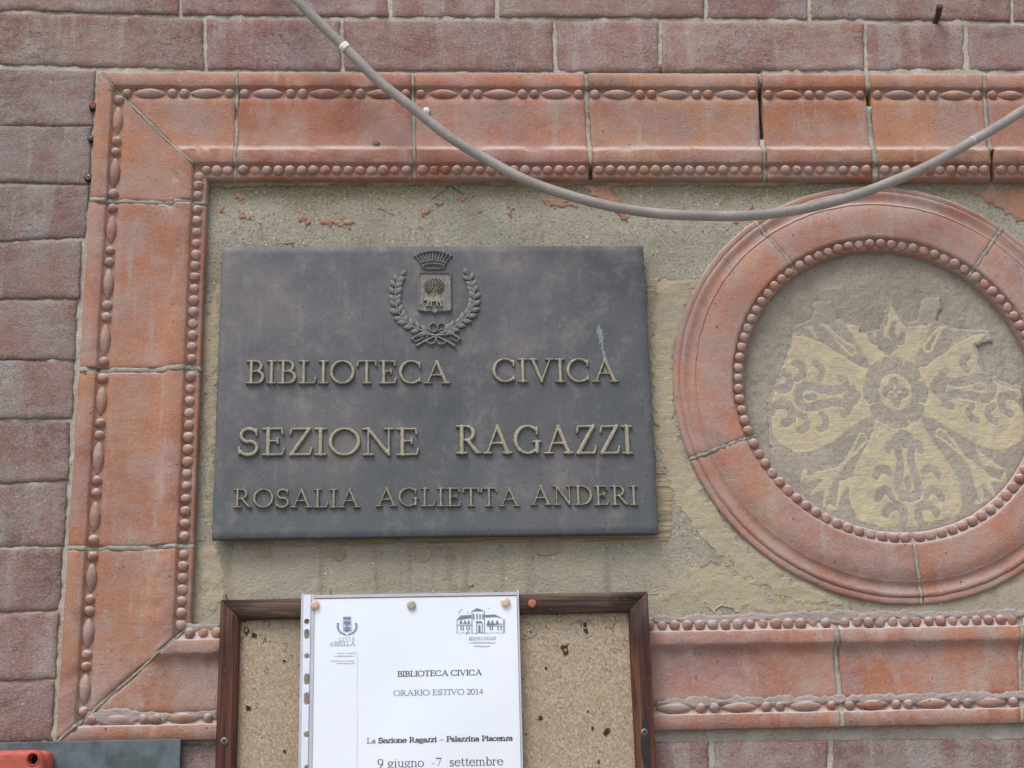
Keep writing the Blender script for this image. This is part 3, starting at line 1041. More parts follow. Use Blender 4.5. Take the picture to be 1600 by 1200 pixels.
# ------------------------------------------------------------------ roundel
roundel = thing('roundel', 'round terracotta medallion with beaded rim and faded ochre leaf ornament', 'roundel', (RCX, -D_PANEL*-1, RCZ))
RPROF = [(.2425, -.020), (.2425, -.0036), (.2405, -.0026), (.2362, -.0022), (.2352, -.0034), (.2345, -.0012), (.2325, -.0002), (.2300, -.0008), (.2265, -.0028), (.2225, -.0026), (.2195, -.0008), (.2185, .0004),
         (.2178, -.0008), (.2165, .0006), (.200, .0010), (.181, .0012), (.1778, .0010), (.1766, -.0010), (.1764, -.0030), (.166, -.0034), (.1648, -.0044), (.1640, -.006), (.1640, -.024)]


def ring_piece(a0, a1, seed, drop=0.0, rough=0.0):
    n = max(2, int(abs(a1-a0)/R_(1.6)))
    verts, faces = [], []
    prof = RPROF
    if rough:
        prof = []
        for (t0, d0), (t1, d1) in zip(RPROF, RPROF[1:]):
            k_ = max(1, int(abs(t1-t0)/.003))
            prof += [(t0+(t1-t0)*k/k_, d0+(d1-d0)*k/k_) for k in range(k_)]
        prof.append(RPROF[-1])
    L = abs(a1-a0)*.2
    us = [i/n for i in range(n+1)]
    if not rough: us = [0, .0012/L, .003/L]+us[1:-1]+[1-.003/L, 1-.0012/L, 1]
    for u in us:
        a = a0+(a1-a0)*u
        for r, d in prof:
            x, z = RCX+r*math.cos(a), RCZ+r*math.sin(a)
            dd = d
            if d > -.012:
                dd += .0006*fnoise(x*40, seed, z*40, 3)-drop
                if rough: dd += rough*fnoise(x*260, seed, z*260, 3)
                else: dd -= .0007*(1-smooth01(min(u, 1-u)*L/.0035))*(1+fnoise(x*80, seed, z*80, 2))
                x += .0006*fnoise(x*70, seed+9, z*70, 2); z += .0006*fnoise(x*70, seed+19, z*70, 2)
            verts.append((x, -dd, z))
    m = len(prof)
    for i in range(len(us)-1):
        for k in range(m-1):
            a = i*m+k; faces.append((a, a+1, a+m+1, a+m))
    faces.append(tuple(range(m))); faces.append(tuple(range(len(us)*m-1, (len(us)-1)*m-1, -1)))
    return verts, faces


def ang(px, py):
    q = P(px, py, 0); return math.atan2(q.z-RCZ, q.x-RCX)


aj = sorted(a % (2*math.pi) for a in (ang(1216, 388), ang(1135, 696), ang(1435, 895), ang(1551, 378), R_(349)))
for k in range(5):
    a0, a1 = aj[k], aj[(k+1) % 5]
    if a1 < a0: a1 += 2*math.pi
    g_ = .0095
    v, f = ring_piece(a0+g_, a1-g_, 200+k)
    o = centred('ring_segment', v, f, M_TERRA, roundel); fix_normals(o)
    tn = random.uniform(1.06, 1.13); o.color = (tn*1.0, tn*1.05, tn*1.10, random.uniform(.85, 1))
    nb = round((a1-a0-2*g_)*.1703/.0123)
    for i in range(nb):
        a = a0+g_+(a1-a0-2*g_)*(i+.5)/nb
        b = link('bead', random.choice(BEAD_MESH), o, (RCX+.1705*math.cos(a), .0034, RCZ+.1705*math.sin(a)))
        s = random.uniform(.88, .98); b.scale = (s*random.uniform(.94, 1.04), s*random.choice((.95, .85, .9, .75, .55)), s); b.rotation_euler = (0, random.uniform(0, 6), 0); b.color = (o.color[0]*.93, o.color[1]*.93, o.color[2]*.95, 1)
    v, f = ring_piece(a1-g_, a1+g_, 300+k, .0003, .0018)
    o = centred('mortar_joint', v, f, M_JOINT, roundel); fix_normals(o)

D_DISC = -.0125


def disc_parts():
    g_ = .0013
    xs = np.arange(-.1665, .1666, g_); X, Z = np.meshgrid(xs, xs)
    RR = np.hypot(X, Z)
    F0 = RR - .1655
    lumps = .0030*vfbm(X*25+40, Z*25, 21, 4) + .0016*vfbm(X*160, Z*160, 22, 2)
    me = relief('disc_render', F0, xs, xs, lambda f: D_DISC-.0018+lumps, M_ROUGH, D_DISC-.002)
    link('disc_render', me, roundel, (RCX, 0, RCZ))
    # ornament drawn in crop units: centre (597,585), 2.5 units per photo pixel
    ax, az = PX(1399-40, 615-40, D_DISC); bx, bz = PX(1399+40, 615+40, D_DISC)
    sx, sz = (bx-ax)/200.0, (az-bz)/200.0
    cx, cz = PX(1160+597/2.5, 380+585/2.5, D_DISC)
    ox, oz = cx-RCX, cz-RCZ
    U = (X-ox)/sx; V = -(Z-oz)/sz                # crop units, V downwards
    U = U + 6*vfbm(X*50, Z*50, 31, 3); V = V + 6*vfbm(X*50+9, Z*50, 32, 3)
    U, V = U.copy(), V.copy()
    Y = np.full(X.shape, 1e9)       # yellow, negative inside
    # four petals and what is drawn in them
    half = [(88, 96), (100, 100), (114, 140), (158, 210), (208, 285), (240, 355), (240, 430), (206, 492), (134, 534), (0, 548)]
    petal = [(0, 60)]+[(a, b) for a, b in half]+[(-a, b) for a, b in half[::-1][1:]]
    G = np.full(X.shape, 1e9)       # grey cuts
    for k in range(4):
        c, s = (1, 0, -1, 0)[k], (0, 1, 0, -1)[k]
        u = c*U + s*V; v = -s*U + c*V
        if k in (1, 3): u, v = u/.95, v/1.06
        Y = np.minimum(Y, sd_poly(u, v, petal))
        cuts = []

        def path(pts, r, r2=None):
            for i in range(len(pts)-1):
                ra = r if r2 is None else r+(r2-r)*i/(len(pts)-1)
                rb = r if r2 is None else r+(r2-r)*(i+1)/(len(pts)-1)
                cuts.append((*pts[i], *pts[i+1], ra, rb))
        for m in (-1, 1):
            q = lambda pts: [(m*a+14, b) for a, b in pts]
            path(q([(72, 222), (66, 204), (50, 197), (36, 204), (26, 228), (24, 260), (30, 300), (40, 340), (43, 370), (30, 392), (0, 400)]), 11, 16)
            path(q([(72, 308), (84, 296), (102, 292), (122, 300), (132, 318)]), 10, 12)
            path(q([(72, 398), (84, 376), (104, 368), (124, 378), (136, 400)]), 11, 13)
            path(q([(30, 470), (34, 440), (58, 428), (90, 434), (108, 462)]), 15, 12)
            path(q([(30, 470), (40, 500), (70, 512)]), 15, 8)
            path(q([(4, 170), (26, 178)]), 15)
        cuts.append((14, 168, 18, 190, 22)); cuts.append((16, 338, 16, 362, 12, 9))
        G = np.minimum(G, sd_caps(u, v, cuts))
    Fy = np.maximum(Y, -G)
    # ornament in the diagonal wedges (yellow)
    W = []
    for k in range(4):
        c, s = (1, 0, -1, 0)[k], (0, 1, 0, -1)[k]
        u = c*U + s*V; v = -s*U + c*V
        nose = [(174+17*math.cos(R_(q)), 162+17*math.sin(R_(q))) for q in range(-45, -226, -30)]
        loop = [(268, 252)]+nose[::1]+[(268, 252)]
        loop = [(268, 252), (226, 190)]+nose+[(212, 206), (268, 252)]
        caps = [(*a, *b, 8.5) for a, b in zip(loop, loop[1:])]
        caps += [(268, 252, 340, 322, 10, 24), (340, 322, 380, 400, 24, 10), (322, 214, 352, 266, 5, 20), (352, 266, 432, 300, 20, 6), (290, 282, 312, 350, 8, 20), (312, 350, 330, 440, 20, 8), (352, 330, 430, 350, 18, 8), (300, 420, 330, 440, 14, 6), (430, 330, 440, 300, 14, 6)]
        W.append(sd_caps(u, v, caps))
        W.append(sd_caps(v, u, caps[:0]+[(1e4, 1e4, 1e4, 1e4, 1)]))
    for w in W: Fy = np.minimum(Fy, w)
    # centre flower
    rr = np.hypot(U, V); th = np.arctan2(V, U)
    flower = rr - (128 + 10*np.abs(np.cos(4*th)))
    Fy = np.maximum(Fy, -flower)
    notch = []
    for k in range(8):
        a = R_(22.5+45*k)
        if k % 2 == 0 or True: notch.append((92*math.cos(a), 92*math.sin(a), 140*math.cos(a), 140*math.sin(a), 3, 8))
    Fy = np.minimum(Fy, sd_caps(U, V, notch[0::1]))
    ring = np.abs(rr-61)-13
    Fy = np.minimum(Fy, ring)
    star = rr - (34 + 24*np.abs(np.cos(2*th))**2.2)
    Fy = np.where(rr < 58, np.maximum(np.minimum(Fy, 58-rr-58), -star), Fy)
    star2 = rr - (14 + 18*np.abs(np.cos(2*th))**2)
    Fy = np.where(rr < 50, np.minimum(Fy, star2), Fy)
    Fy = np.maximum(Fy, -(rr-5))
    Fm = Fy*sx
    # the coat survives below a ragged line (crop units), patchy all over
    ragged = [(-560, 35), (-505, -60), (-440, -180), (-430, -255), (-340, -295), (-315, -360), (-245, -362), (-212, -298), (-165, -272), (-108, -240), (-40, -252), (-22, -296), (2, -345), (16, -372),
              (42, -315), (92, -276), (122, -286), (162, -362), (243, -385), (248, -330), (214, -285), (282, -255), (450, -245), (448, -200), (380, -180), (388, -135), (412, -85), (462, -45), (560, -25), (560, 620), (-560, 620)]
    S = sd_poly(U, V, ragged)*sx + .006*vfbm(X*120, Z*120, 43, 4)
    wear = S + .003 + .022*np.clip(vfbm(X*34, Z*34, 41, 4)*smooth_up(Z, -.01, .06), -.2, 1)
    wear = np.maximum(wear, RR-.1605 + .012*vfbm(X*40, Z*40, 42, 4))
    skin = np.maximum(F0+.0006, S)
    fine = .0012*vfbm(X*160, Z*160, 51, 2)
    me = relief('scratched_coat', skin, xs, xs, lambda f: D_DISC + np.minimum(.0012, -f*.5) + fine, M_SGRAF, D_DISC-.001)
    link('scratched_coat', me, roundel, (RCX, 0, RCZ))
    top = (-V-262)*sx + .012*vfbm(X*60, Z*60, 55, 4)
    Fm = np.maximum(Fm, top)
    flame = np.maximum(sd_caps(U, V, [(16, -362, 22, -305, 3, 24), (22, -305, 46, -262, 24, 20), (22, -305, -10, -240, 20, 8)]), -sd_caps(U, V, [(28, -262, 44, -236, 12, 7)]))
    Fm = np.minimum(Fm, flame*sx)
    Fm = Fm + .0019*(vfbm(X*330, Z*330, 52, 3)) + .0026*np.clip(vfbm(X*45, Z*45, 53, 4), 0, 1)
    Fm = np.maximum(Fm, wear)
    me = relief('ochre_ornament', Fm, xs, xs, lambda f: D_DISC + .0011 + np.minimum(.0004, -f*.3) + fine, M_YELLOW, D_DISC+.0008)
    link('ochre_ornament', me, roundel, (RCX, 0, RCZ))


disc_parts()


# ------------------------------------------------------------------ lettering (own roman alphabet drawn with strokes, cap height 1)
def arc(cx, cy, rx, ry, a0, a1, n=None):
    n = n or max(6, int(abs(a1-a0)/12))
    return [(cx+rx*math.cos(R_(a0+(a1-a0)*i/n)), cy+ry*math.sin(R_(a0+(a1-a0)*i/n))) for i in range(n+1)]


def glyph(ch):
    """list of (polyline, weight) with weight T stem, t hair, 'a' by direction, and the advance width"""
    st = lambda x, y0=0, y1=1: ([(x, y0), (x, y1)], 'T')
    hl = lambda x0, x1, y: ([(x0, y), (x1, y)], 't')
    ln = lambda x0, y0, x1, y1, w: ([(x0, y0), (x1, y1)], w)
    ac = lambda *a: (arc(*a), 'a')
    G = {
        'A': ([ln(.14, 0, .52, 1, 't'), ln(.90, 0, .52, 1, 'T'), hl(.28, .76, .36), hl(.0, .28, 0), hl(.74, 1.04, 0)], 1.04),
        'B': ([st(.19), hl(.02, .42, 0), hl(.02, .38, 1), hl(.19, .40, .53), ac(.38, .765, .22, .235, -90, 90), ac(.42, .265, .26, .265, -90, 90)], .74),
        'C': ([ac(.49, .5, .46, .51, 42, 318), ln(.86, .95, .84, .70, 't'), ln(.86, .05, .84, .24, 't')], .92),
        'D': ([st(.19), hl(.02, .40, 0), hl(.02, .40, 1), ac(.38, .5, .48, .5, -90, 90)], .92),
        'E': ([st(.19), hl(.02, .66, 0), hl(.02, .63, 1), hl(.19, .50, .53), ln(.63, 1, .66, .80, 't'), ln(.66, 0, .71, .22, 't'), ln(.50, .43, .50, .63, 't')], .74),
        'G': ([ac(.49, .5, .46, .51, 42, 305), ln(.86, .95, .84, .70, 't'), st(.84, .04, .42), hl(.70, .97, .42)], 1.0),
        'I': ([st(.17), hl(.0, .34, 0), hl(.0, .34, 1)], .34),
        'L': ([st(.19), hl(.02, .64, 0), hl(.02, .36, 1), ln(.64, 0, .70, .25, 't')], .72),
        'N': ([ln(.17, 0, .17, 1, 't'), ln(.17, 1, .84, 0, 'T'), ln(.84, 0, .84, 1, 't'), hl(.02, .32, 0), hl(.70, .98, 1), hl(.0, .17, 1)], .98),
        'O': ([ac(.5, .5, .46, .51, 0, 360)], 1.0),
        'P': ([st(.19), hl(.02, .36, 0), hl(.02, .38, 1), ac(.38, .73, .25, .27, -90, 90), hl(.19, .38, .46)], .66),
        'R': ([st(.19), hl(.02, .36, 0), hl(.02, .38, 1), ac(.38, .74, .25, .26, -90, 90), hl(.19, .40, .48), ln(.40, .48, .76, .02, 'T'), ln(.76, .02, .88, .0, 't')], .88),
        'S': ([(arc(.36, .745, .26, .255, 25, 262), 'm'), (arc(.34, .255, .29, .265, 82, -155), 'm'), ln(.60, .98, .60, .74, 't'), ln(.05, .02, .05, .28, 't')], .68),
        'T': ([st(.40), hl(.04, .76, 1), ln(.04, 1, .01, .78, 't'), ln(.76, 1, .79, .78, 't'), hl(.24, .56, 0)], .80),
        'V': ([ln(.12, 1, .48, 0, 'T'), ln(.48, 0, .84, 1, 't'), hl(.0, .28, 1), hl(.70, .96, 1)], .96),
        'Z': ([hl(.10, .70, 1), hl(.06, .70, 0), ln(.68, 1, .09, 0, 'T'), ln(.10, 1, .06, .78, 't'), ln(.70, 0, .76, .24, 't')], .76),
        'a': ([st(.40, .03, .46), (arc(.23, .45, .17, .21, 0, 155), 'a'), (arc(.24, .18, .18, .19, 40, 330), 'a'), ln(.40, .03, .50, .05, 't')], .50),
        'b': ([st(.13, 0, 1), hl(.0, .13, 1), ac(.31, .33, .22, .34, 0, 360)], .58),
        'c': ([ac(.29, .33, .25, .34, 45, 318)], .54),
        'd': ([st(.47, 0, 1), hl(.36, .47, 1), ac(.27, .33, .22, .34, 0, 360), hl(.47, .58, 0)], .60),
        'e': ([ac(.29, .33, .25, .34, 8, 322), hl(.06, .52, .38)], .55),
        'g': ([ac(.26, .45, .19, .22, 0, 360), ac(.27, -.12, .24, .17, 0, 360), ln(.14, .26, .14, .05, 't'), ln(.42, .60, .54, .64, 't')], .56),
        'i': ([st(.15, 0, .66), hl(.0, .15, .66), hl(.02, .28, 0), ([(.15, .92), (.15, .93)], 'T')], .30),
        'l': ([st(.15, 0, 1), hl(.0, .15, 1), hl(.02, .28, 0)], .30),
        'm': ([st(.13, 0, .66), st(.47, 0, .5), st(.81, 0, .5), ac(.30, .46, .17, .20, 0, 150), ac(.64, .46, .17, .20, 0, 150), hl(.0, .26, 0), hl(.36, .58, 0), hl(.70, .94, 0)], .96),
        'n': ([st(.13, 0, .66), st(.49, 0, .48), ac(.31, .46, .18, .20, 0, 150), hl(.0, .26, 0), hl(.37, .62, 0), hl(.0, .13, .66)], .63),
        'o': ([ac(.29, .33, .25, .34, 0, 360)], .58),
        'r': ([st(.13, 0, .66), (arc(.30, .46, .17, .19, 40, 160), 'a'), hl(.0, .27, 0), hl(.0, .13, .66)], .44),
        's': ([(arc(.22, .49, .16, .17, 25, 262), 'm'), (arc(.21, .17, .18, .18, 82, -155), 'm')], .44),
        't': ([st(.17, .10, .84), hl(.02, .34, .66), (arc(.28, .12, .11, .12, 180, 320), 'a')], .37),
        'u': ([st(.13, .18, .66), st(.49, 0, .66), ac(.31, .20, .18, .20, 180, 330), hl(.0, .13, .66), hl(.36, .49, .66), hl(.49, .60, 0)], .62),
        'z': ([hl(.05, .44, .66), hl(.03, .46, 0), ln(.43, .66, .05, 0, 'T')], .49),
        '0': ([ac(.29, .5, .25, .51, 0, 360)], .58),
        '1': ([st(.30), hl(.12, .48, 0), ln(.10, .86, .30, 1, 't')], .56),
        '2': ([ac(.28, .72, .23, .28, 165, -35), ln(.48, .57, .04, .03, 't'), ([(.04, .04), (.52, .04)], 'T')], .56),
        '4': ([ln(.42, 1, .03, .30, 't'), hl(.03, .58, .30), st(.42)], .60),
        '7': ([([(.06, .96), (.54, .96)], 'T'), ln(.54, .96, .22, 0, 't')], .56),
        '9': ([ac(.28, .67, .23, .33, 0, 360), (arc(.10, .67, .41, .68, 0, -80), 'a')], .56),
        '-': ([hl(.04, .28, .33)], .32), '\u2013': ([hl(.02, .56, .33)], .58), ' ': ([], .32),
    }
    if ch == '\u00c0':
        s, w = G['A']; return s+[ln(.34, 1.32, .56, 1.12, 'T')], w
    return G[ch]


def glyph_caps(ch, T=.15, t=.07, sx=1.0):
    caps = []
    s, w = glyph(ch)
    for pts, wt in s:
        for (x0, y0), (x1, y1) in zip(pts, pts[1:]):
            dx, dy = (x1-x0)*sx, y1-y0
            L = math.hypot(dx, dy)
            k = {'T': T, 't': t, 'm': t+(T-t)*.8}.get(wt)
            if k is None: k = t+(T-t)*abs(dy)/(L+1e-9)
            caps.append((x0*sx, y0, x1*sx, y1, k/2))
    return caps, w*sx


# ------------------------------------------------------------------ bronze plaque
D_PL = .0105
pc = [PX(350, 386, D_PL), PX(1005.5, 385.5, D_PL), PX(1026, 835, D_PL), PX(331, 838, D_PL)]
px0, px1 = (pc[0][0]+pc[3][0])/2, (pc[1][0]+pc[2][0])/2
pz1, pz0 = (pc[0][1]+pc[1][1])/2, (pc[2][1]+pc[3][1])/2
PLC = ((px0+px1)/2, (pz0+pz1)/2)
plaque = thing('bronze_plaque', 'dark bronze library plaque with raised lettering and a crest', 'plaque', (PLC[0], -D_PANEL*-1, PLC[1]))


def plate():
    w, h = px1-px0, pz1-pz0
    bm = bmesh.new()
    nx, nz = 60, 42
    vs = [[bm.verts.new((-w/2+w*i/nx, -D_PL+.0007*fnoise(i*.16, 3, j*.16, 3)*smooth01(min(i, nx-i, j, nz-j)/5), -h/2+h*j/nz)) for i in range(nx+1)] for j in range(nz+1)]
    for j in range(nz):
        for i in range(nx): bm.faces.new((vs[j][i], vs[j][i+1], vs[j+1][i+1], vs[j+1][i]))
    e = bm.edges[:]
    bound = [x for x in e if x.is_boundary]
    for off, dy in ((.0006, .0006), (.0010, .0016), (.0010, .0095)):
        r = bmesh.ops.extrude_edge_only(bm, edges=bound)
        nv = [g_ for g_ in r['geom'] if isinstance(g_, bmesh.types.BMVert)]
        for v in nv:
            v.co.y = -D_PL+dy
            sx_ = (w/2+off)/(abs(v.co.x)+1e-9) if abs(abs(v.co.x)-w/2) < .0016 else 1
            sz_ = (h/2+off)/(abs(v.co.z)+1e-9) if abs(abs(v.co.z)-h/2) < .0016 else 1
            v.co.x *= sx_; v.co.z *= sz_
        bound = [g_ for g_ in r['geom'] if isinstance(g_, bmesh.types.BMEdge)]
    bmesh.ops.recalc_face_normals(bm, faces=bm.faces)
    me = bpy.data.meshes.new('plate'); bm.to_mesh(me); bm.free()
    me.materials.append(M_BRONZE)
    me.polygons.foreach_set('use_smooth', [True]*len(me.polygons))
    return link('plate', me, plaque, (PLC[0], 0, PLC[1]))


plate()
# wall spacers behind the plate
for sx_ in (px0+.03, px1-.03):
    for sz_ in (pz0+.03, pz1-.03):
        v, f = tube([Vector((sx_, -D_PANEL+.004, sz_)), Vector((sx_, -D_PL+.009, sz_))], .008, 12)
        centred('spacer', v, f, M_STEEL, plaque)

LETTERS = {}


def letter_mesh(ch, sx):
    k = (ch, round(sx, 2))
    if k not in LETTERS:
        caps, w = glyph_caps(ch, .19, .125, sx)
        gs = 1/46
        xs = np.arange(-.10, w+.10, gs); zs = np.arange(-.10, 1.12, gs)
        X, Z = np.meshgrid(xs, zs)
        F = sd_caps(X, Z, caps) + .022*vfbm(X*9, Z*9, ord(ch), 3)
        LETTERS[k] = (F, xs, zs, w)
    return LETTERS[k]


def cast_word(word, x0, x1, ybase, ytop):
    """px extents of a word -> separate raised letters"""
    a = PX(x0, ybase, D_PL+.002); b = PX(x1, ybase, D_PL+.002); t = PX((x0+x1)/2, ytop, D_PL+.002)
    cap = t[1]-a[1]; Wd = b[0]-a[0]
    nat = [glyph(c)[1] for c in word]
    gap = .13
    sx = (Wd/cap-gap*(len(word)-1))/sum(nat)
    x = a[0]
    for c in word:
        F, xs, zs, w = letter_mesh(c, sx)
        hmax = .0036
        key = ('mesh', c, round(sx, 2), round(cap, 4))
        if key not in LETTERS:
            LETTERS[key] = relief('letter', F*cap, xs*cap, zs*cap, lambda f: np.minimum(hmax, .0004+(-f)*2.6)+.0003*vfbm(np.add.outer(zs*0, xs)*30, np.add.outer(zs, xs*0)*30, ord(c), 2), M_LETTER, -.0006)
        z = a[1]+(b[1]-a[1])*(x-a[0])/Wd
        link('letter', LETTERS[key], plaque, (x, -D_PL, z))
        x += (w+gap)*cap


cast_word('BIBLIOTECA', 385, 702, 598.5, 563.5)
cast_word('CIVICA', 771, 966, 596, 561)
cast_word('SEZIONE', 371, 655, 710.5, 669)
cast_word('RAGAZZI', 714, 988, 708, 665)
cast_word('ROSALIA', 365, 562, 792.5, 764)
cast_word('AGLIETTA', 588, 812, 790.5, 762)
cast_word('ANDERI', 830, 996, 788.5, 759)

# crest, drawn in units of 1/6.667 px, centre (533,600)
c0 = PX(600+533/6.667, 380+600/6.667, D_PL); c1 = PX(600+633/6.667, 380+600/6.667, D_PL); c2 = PX(600+533/6.667, 380+700/6.667, D_PL)
CS, CZ = (c1[0]-c0[0])/100, (c0[1]-c2[1])/100


def cr(u, v): return ((u-533)*CS, -(v-600)*CZ)


def crest_relief(name, caps, hmax, k=1.6, parent=plaque, mat=None, dome=True, poly=None, extra=None, step=None, lift=0.0):
    cc = [(*cr(c[0], c[1]), *cr(c[2], c[3]), c[4]*CS, (c[5] if len(c) > 5 else c[4])*CS) for c in caps]
    pts = [(c[0], c[1], max(c[4], c[5])) for c in cc]+[(c[2], c[3], max(c[4], c[5])) for c in cc]
    if poly: pts += [(*cr(*q), .001) for q in poly]
    x0, x1 = min(p[0]-p[2] for p in pts)-.0015, max(p[0]+p[2] for p in pts)+.0015
    z0, z1 = min(p[1]-p[2] for p in pts)-.0015, max(p[1]+p[2] for p in pts)+.0015
    st = step or .0006
    xs = np.arange(x0, x1, st); zs = np.arange(z0, z1, st)
    X, Z = np.meshgrid(xs, zs)
    F = sd_caps(X, Z, cc) if cc else np.full(X.shape, 1e9)
    if poly: F = np.minimum(F, sd_poly(X, Z, [cr(*q) for q in poly]))
    if extra: hh = extra(F, X, Z)
    else: hh = np.minimum(hmax, np.sqrt(np.maximum(0, -F)*.004)*k) if dome else np.minimum(hmax, -F*2)
    me = relief(name, F, xs, zs, lambda f: hh+lift, mat or M_CREST, -.0005+lift)
    return link(name, me, parent, (c0[0], -D_PL, c0[1]))


M_RUB = simple('rubbed_crest_bronze', (.225, .205, .155), .5, .4, .2, .25, 300)
# crown
caps = []
n_pt = 11
for i in range(n_pt):
    a = -1+2*i/(n_pt-1)
    bu, bv = 515+a*128, 196-22*(1-a*a)
    tu, tv = 515+a*188, 132-52*(1-a*a)
    caps.append((bu, bv, tu, tv, 11, 6)); caps.append((tu, tv, tu, tv, 19))
for i in range(16):
    a0, a1 = -1+2*i/16, -1+2*(i+1)/16
    caps.append((515+a0*136, 210-26*(1-a0*a0), 515+a1*136, 210-26*(1-a1*a1), 10))
    caps.append((515+a0*126, 234-26*(1-a0*a0), 515+a1*126, 234-26*(1-a1*a1), 9))
    caps.append((515+a0*116, 248-30*math.sqrt(max(0, 1-a0*a0)), 515+a1*116, 248-30*math.sqrt(max(0, 1-a1*a1)), 7))
    caps.append((515+a0*116, 248+22*math.sqrt(max(0, 1-a0*a0)), 515+a1*116, 248+22*math.sqrt(max(0, 1-a1*a1)), 8))
crest_relief('crown', caps, .0036, 1.4)
# shield with raised rim
sh = [(346, 298), (706, 298), (712, 330), (712, 700), (690, 726), (560, 732), (524, 756), (490, 732), (366, 726), (346, 700)]


def shield_h(F, X, Z):
    return np.minimum(.0042, -F*2.2) - .0022*np.clip((-F-.0021)/.0006, 0, 1)


crest_relief('shield', [], .004, poly=sh, extra=shield_h)
# tree on the shield: trunk and radiating leaves
caps = [(520, 560, 520, 510, 9, 7), (520, 520, 480, 460, 5, 3), (520, 520, 566, 460, 5, 3), (520, 520, 524, 420, 5, 3)]
for k, (rad, m) in enumerate(((98, 16), (72, 13), (46, 10), (22, 5))):
    for i in range(m):
        a = R_(90 + 32 + 296*(i+.5)/m)
        cu, cv = 523+rad*1.02*math.cos(a), 452+rad*.92*math.sin(a)
        if cv > 548: continue
        du, dv = cu-520, cv-530
        L = math.hypot(du, dv)+1e-6
        caps.append((cu-du/L*13, cv-dv/L*13, cu+du/L*11, cv+dv/L*11, 9, 5))
crest_relief('tree', caps, .0034, 1.5, mat=M_RUB, step=.0004, lift=.0017)
# bear walking under it
caps = [(466, 600, 556, 598, 29, 32), (556, 600, 578, 610, 31, 24), (458, 598, 436, 596, 22, 18), (436, 600, 412, 610, 15, 8), (448, 576, 448, 576, 8), (464, 616, 456, 662, 15, 11), (456, 664, 444, 668, 10),
        (490, 618, 492, 660, 14, 11), (492, 664, 480, 668, 10), (552, 618, 556, 660, 15, 12), (556, 664, 544, 668, 10), (580, 618, 598, 660, 16, 12), (598, 664, 586, 670, 10)]
crest_relief('bear', caps, .0030, 2.2, mat=M_RUB, step=.0004, lift=.0017)


def leaf_mesh():
    verts, faces = [], []
    n = 8
    for i in range(n+1):
        t = i/n
        w = .26*math.sin(math.pi*t**.85)**.9+.004
        z = .10*math.sin(math.pi*t)
        for s, q in ((-1, 0), (-.5, 1), (0, .72), (.5, 1), (1, 0)):
            verts.append((t, -(z*.4+.17*q*math.sin(math.pi*min(.97, t*.94+.03))**.6), s*w))
    for i in range(n):
        for k in range(4):
            a = i*5+k; faces.append((a, a+5, a+6, a+1))
    me = mesh('leaf', verts, faces, M_CREST)
    bm = bmesh.new(); bm.from_mesh(me); bmesh.ops.recalc_face_normals(bm, faces=bm.faces)
    if sum(f.normal.y for f in bm.faces) > 0: bmesh.ops.reverse_faces(bm, faces=bm.faces)
    bm.to_mesh(me); bm.free()
    return me


LEAF = leaf_mesh()
vv, ff = rings_mesh([(1, -.2), (.95, .3), (.75, .65), (.4, .92), (.08, 1)], 10)
BERRY = mesh('berry', vv, ff, M_CREST)


def wreath(pts, name='laurel_branch'):
    P3 = spline([Vector((*cr(*q), 0)) for q in pts], 10)
    path = [Vector((c0[0]+p.x, -D_PL-.0018, c0[1]+p.y)) for p in P3]
    v, f = tube(path, lambda t: .00135-.0006*t, 8)
    br = centred(name, v, f, M_CREST, plaque)
    m = len(path)
    # arc-length positions of the leaves
    acc = [0]
    for i in range(m-1): acc.append(acc[-1]+(path[i+1]-path[i]).length)
    tot = acc[-1]; start = .30*tot
    s = start; k = 0
    while s < tot*1.0:
        i = min(range(m), key=lambda q: abs(acc[q]-s))
        tdir = (path[min(i+1, m-1)]-path[max(i-1, 0)]).normalized()
        base = math.atan2(tdir.z, tdir.x)
        for side in (-1, 1):
            a = base+side*R_(random.uniform(30, 46))
            o = link('leaf', LEAF, br, path[i]+Vector((0, .0004, 0)))
            L = random.uniform(.0112, .0132)*(1-.15*(s/tot))
            o.scale = (L, L*.8, L*random.uniform(.95, 1.2)); o.rotation_euler = (0, -a, 0)
            if (k+side) % 3 != 0:
                q = path[i]+Vector((-tdir.z*side, 0, tdir.x*side))*.0042+tdir*(-.0022)
                b = link('berry', BERRY, br, (q.x, -D_PL-.0008, q.z))
                b.scale = (.0017, .0019, .0017)
        s += .0076; k += 1
    o = link('leaf', LEAF, br, path[-1]); o.scale = (.009, .008, .009)
    tdir = (path[-1]-path[-3]).normalized(); o.rotation_euler = (0, -math.atan2(tdir.z, tdir.x), 0)


wreath([(735, 1078), (640, 1020), (540, 972), (400, 918), (265, 850), (170, 750), (128, 640), (122, 520), (136, 410), (178, 345)])
wreath([(330, 1074), (430, 1020), (540, 968), (720, 884), (840, 792), (918, 680), (942, 560), (916, 420), (872, 330)])
# ribbon: two loops above the knot, two below, and two tails
rib = []


def rpath(pts, r=8):
    r = r*1.3
    for a, b in zip(pts, pts[1:]): rib.append((*a, *b, r))


rpath(arc(512, 886, 44, 46, 0, 360), 9); rpath(arc(596, 886, 40, 44, -150, 150), 8)
rpath([(530, 975), (540, 1010), (520, 1044), (480, 1052), (448, 1034), (440, 1020)], 11)
rpath([(545, 975), (540, 1014), (562, 1050), (600, 1058), (632, 1040), (640, 1022)], 11)
rpath([(525, 965), (440, 955), (380, 950), (330, 975), (292, 1000)], 13)
rpath([(555, 965), (630, 960), (700, 948), (750, 975), (784, 1004)], 13)
rpath([(292, 1000), (330, 1030), (400, 990)], 9); rpath([(784, 1004), (750, 1030), (690, 990)], 9)
rib.append((535, 968, 550, 972, 22))
crest_relief('ribbon', rib, .0034, 1.4, step=.0005)
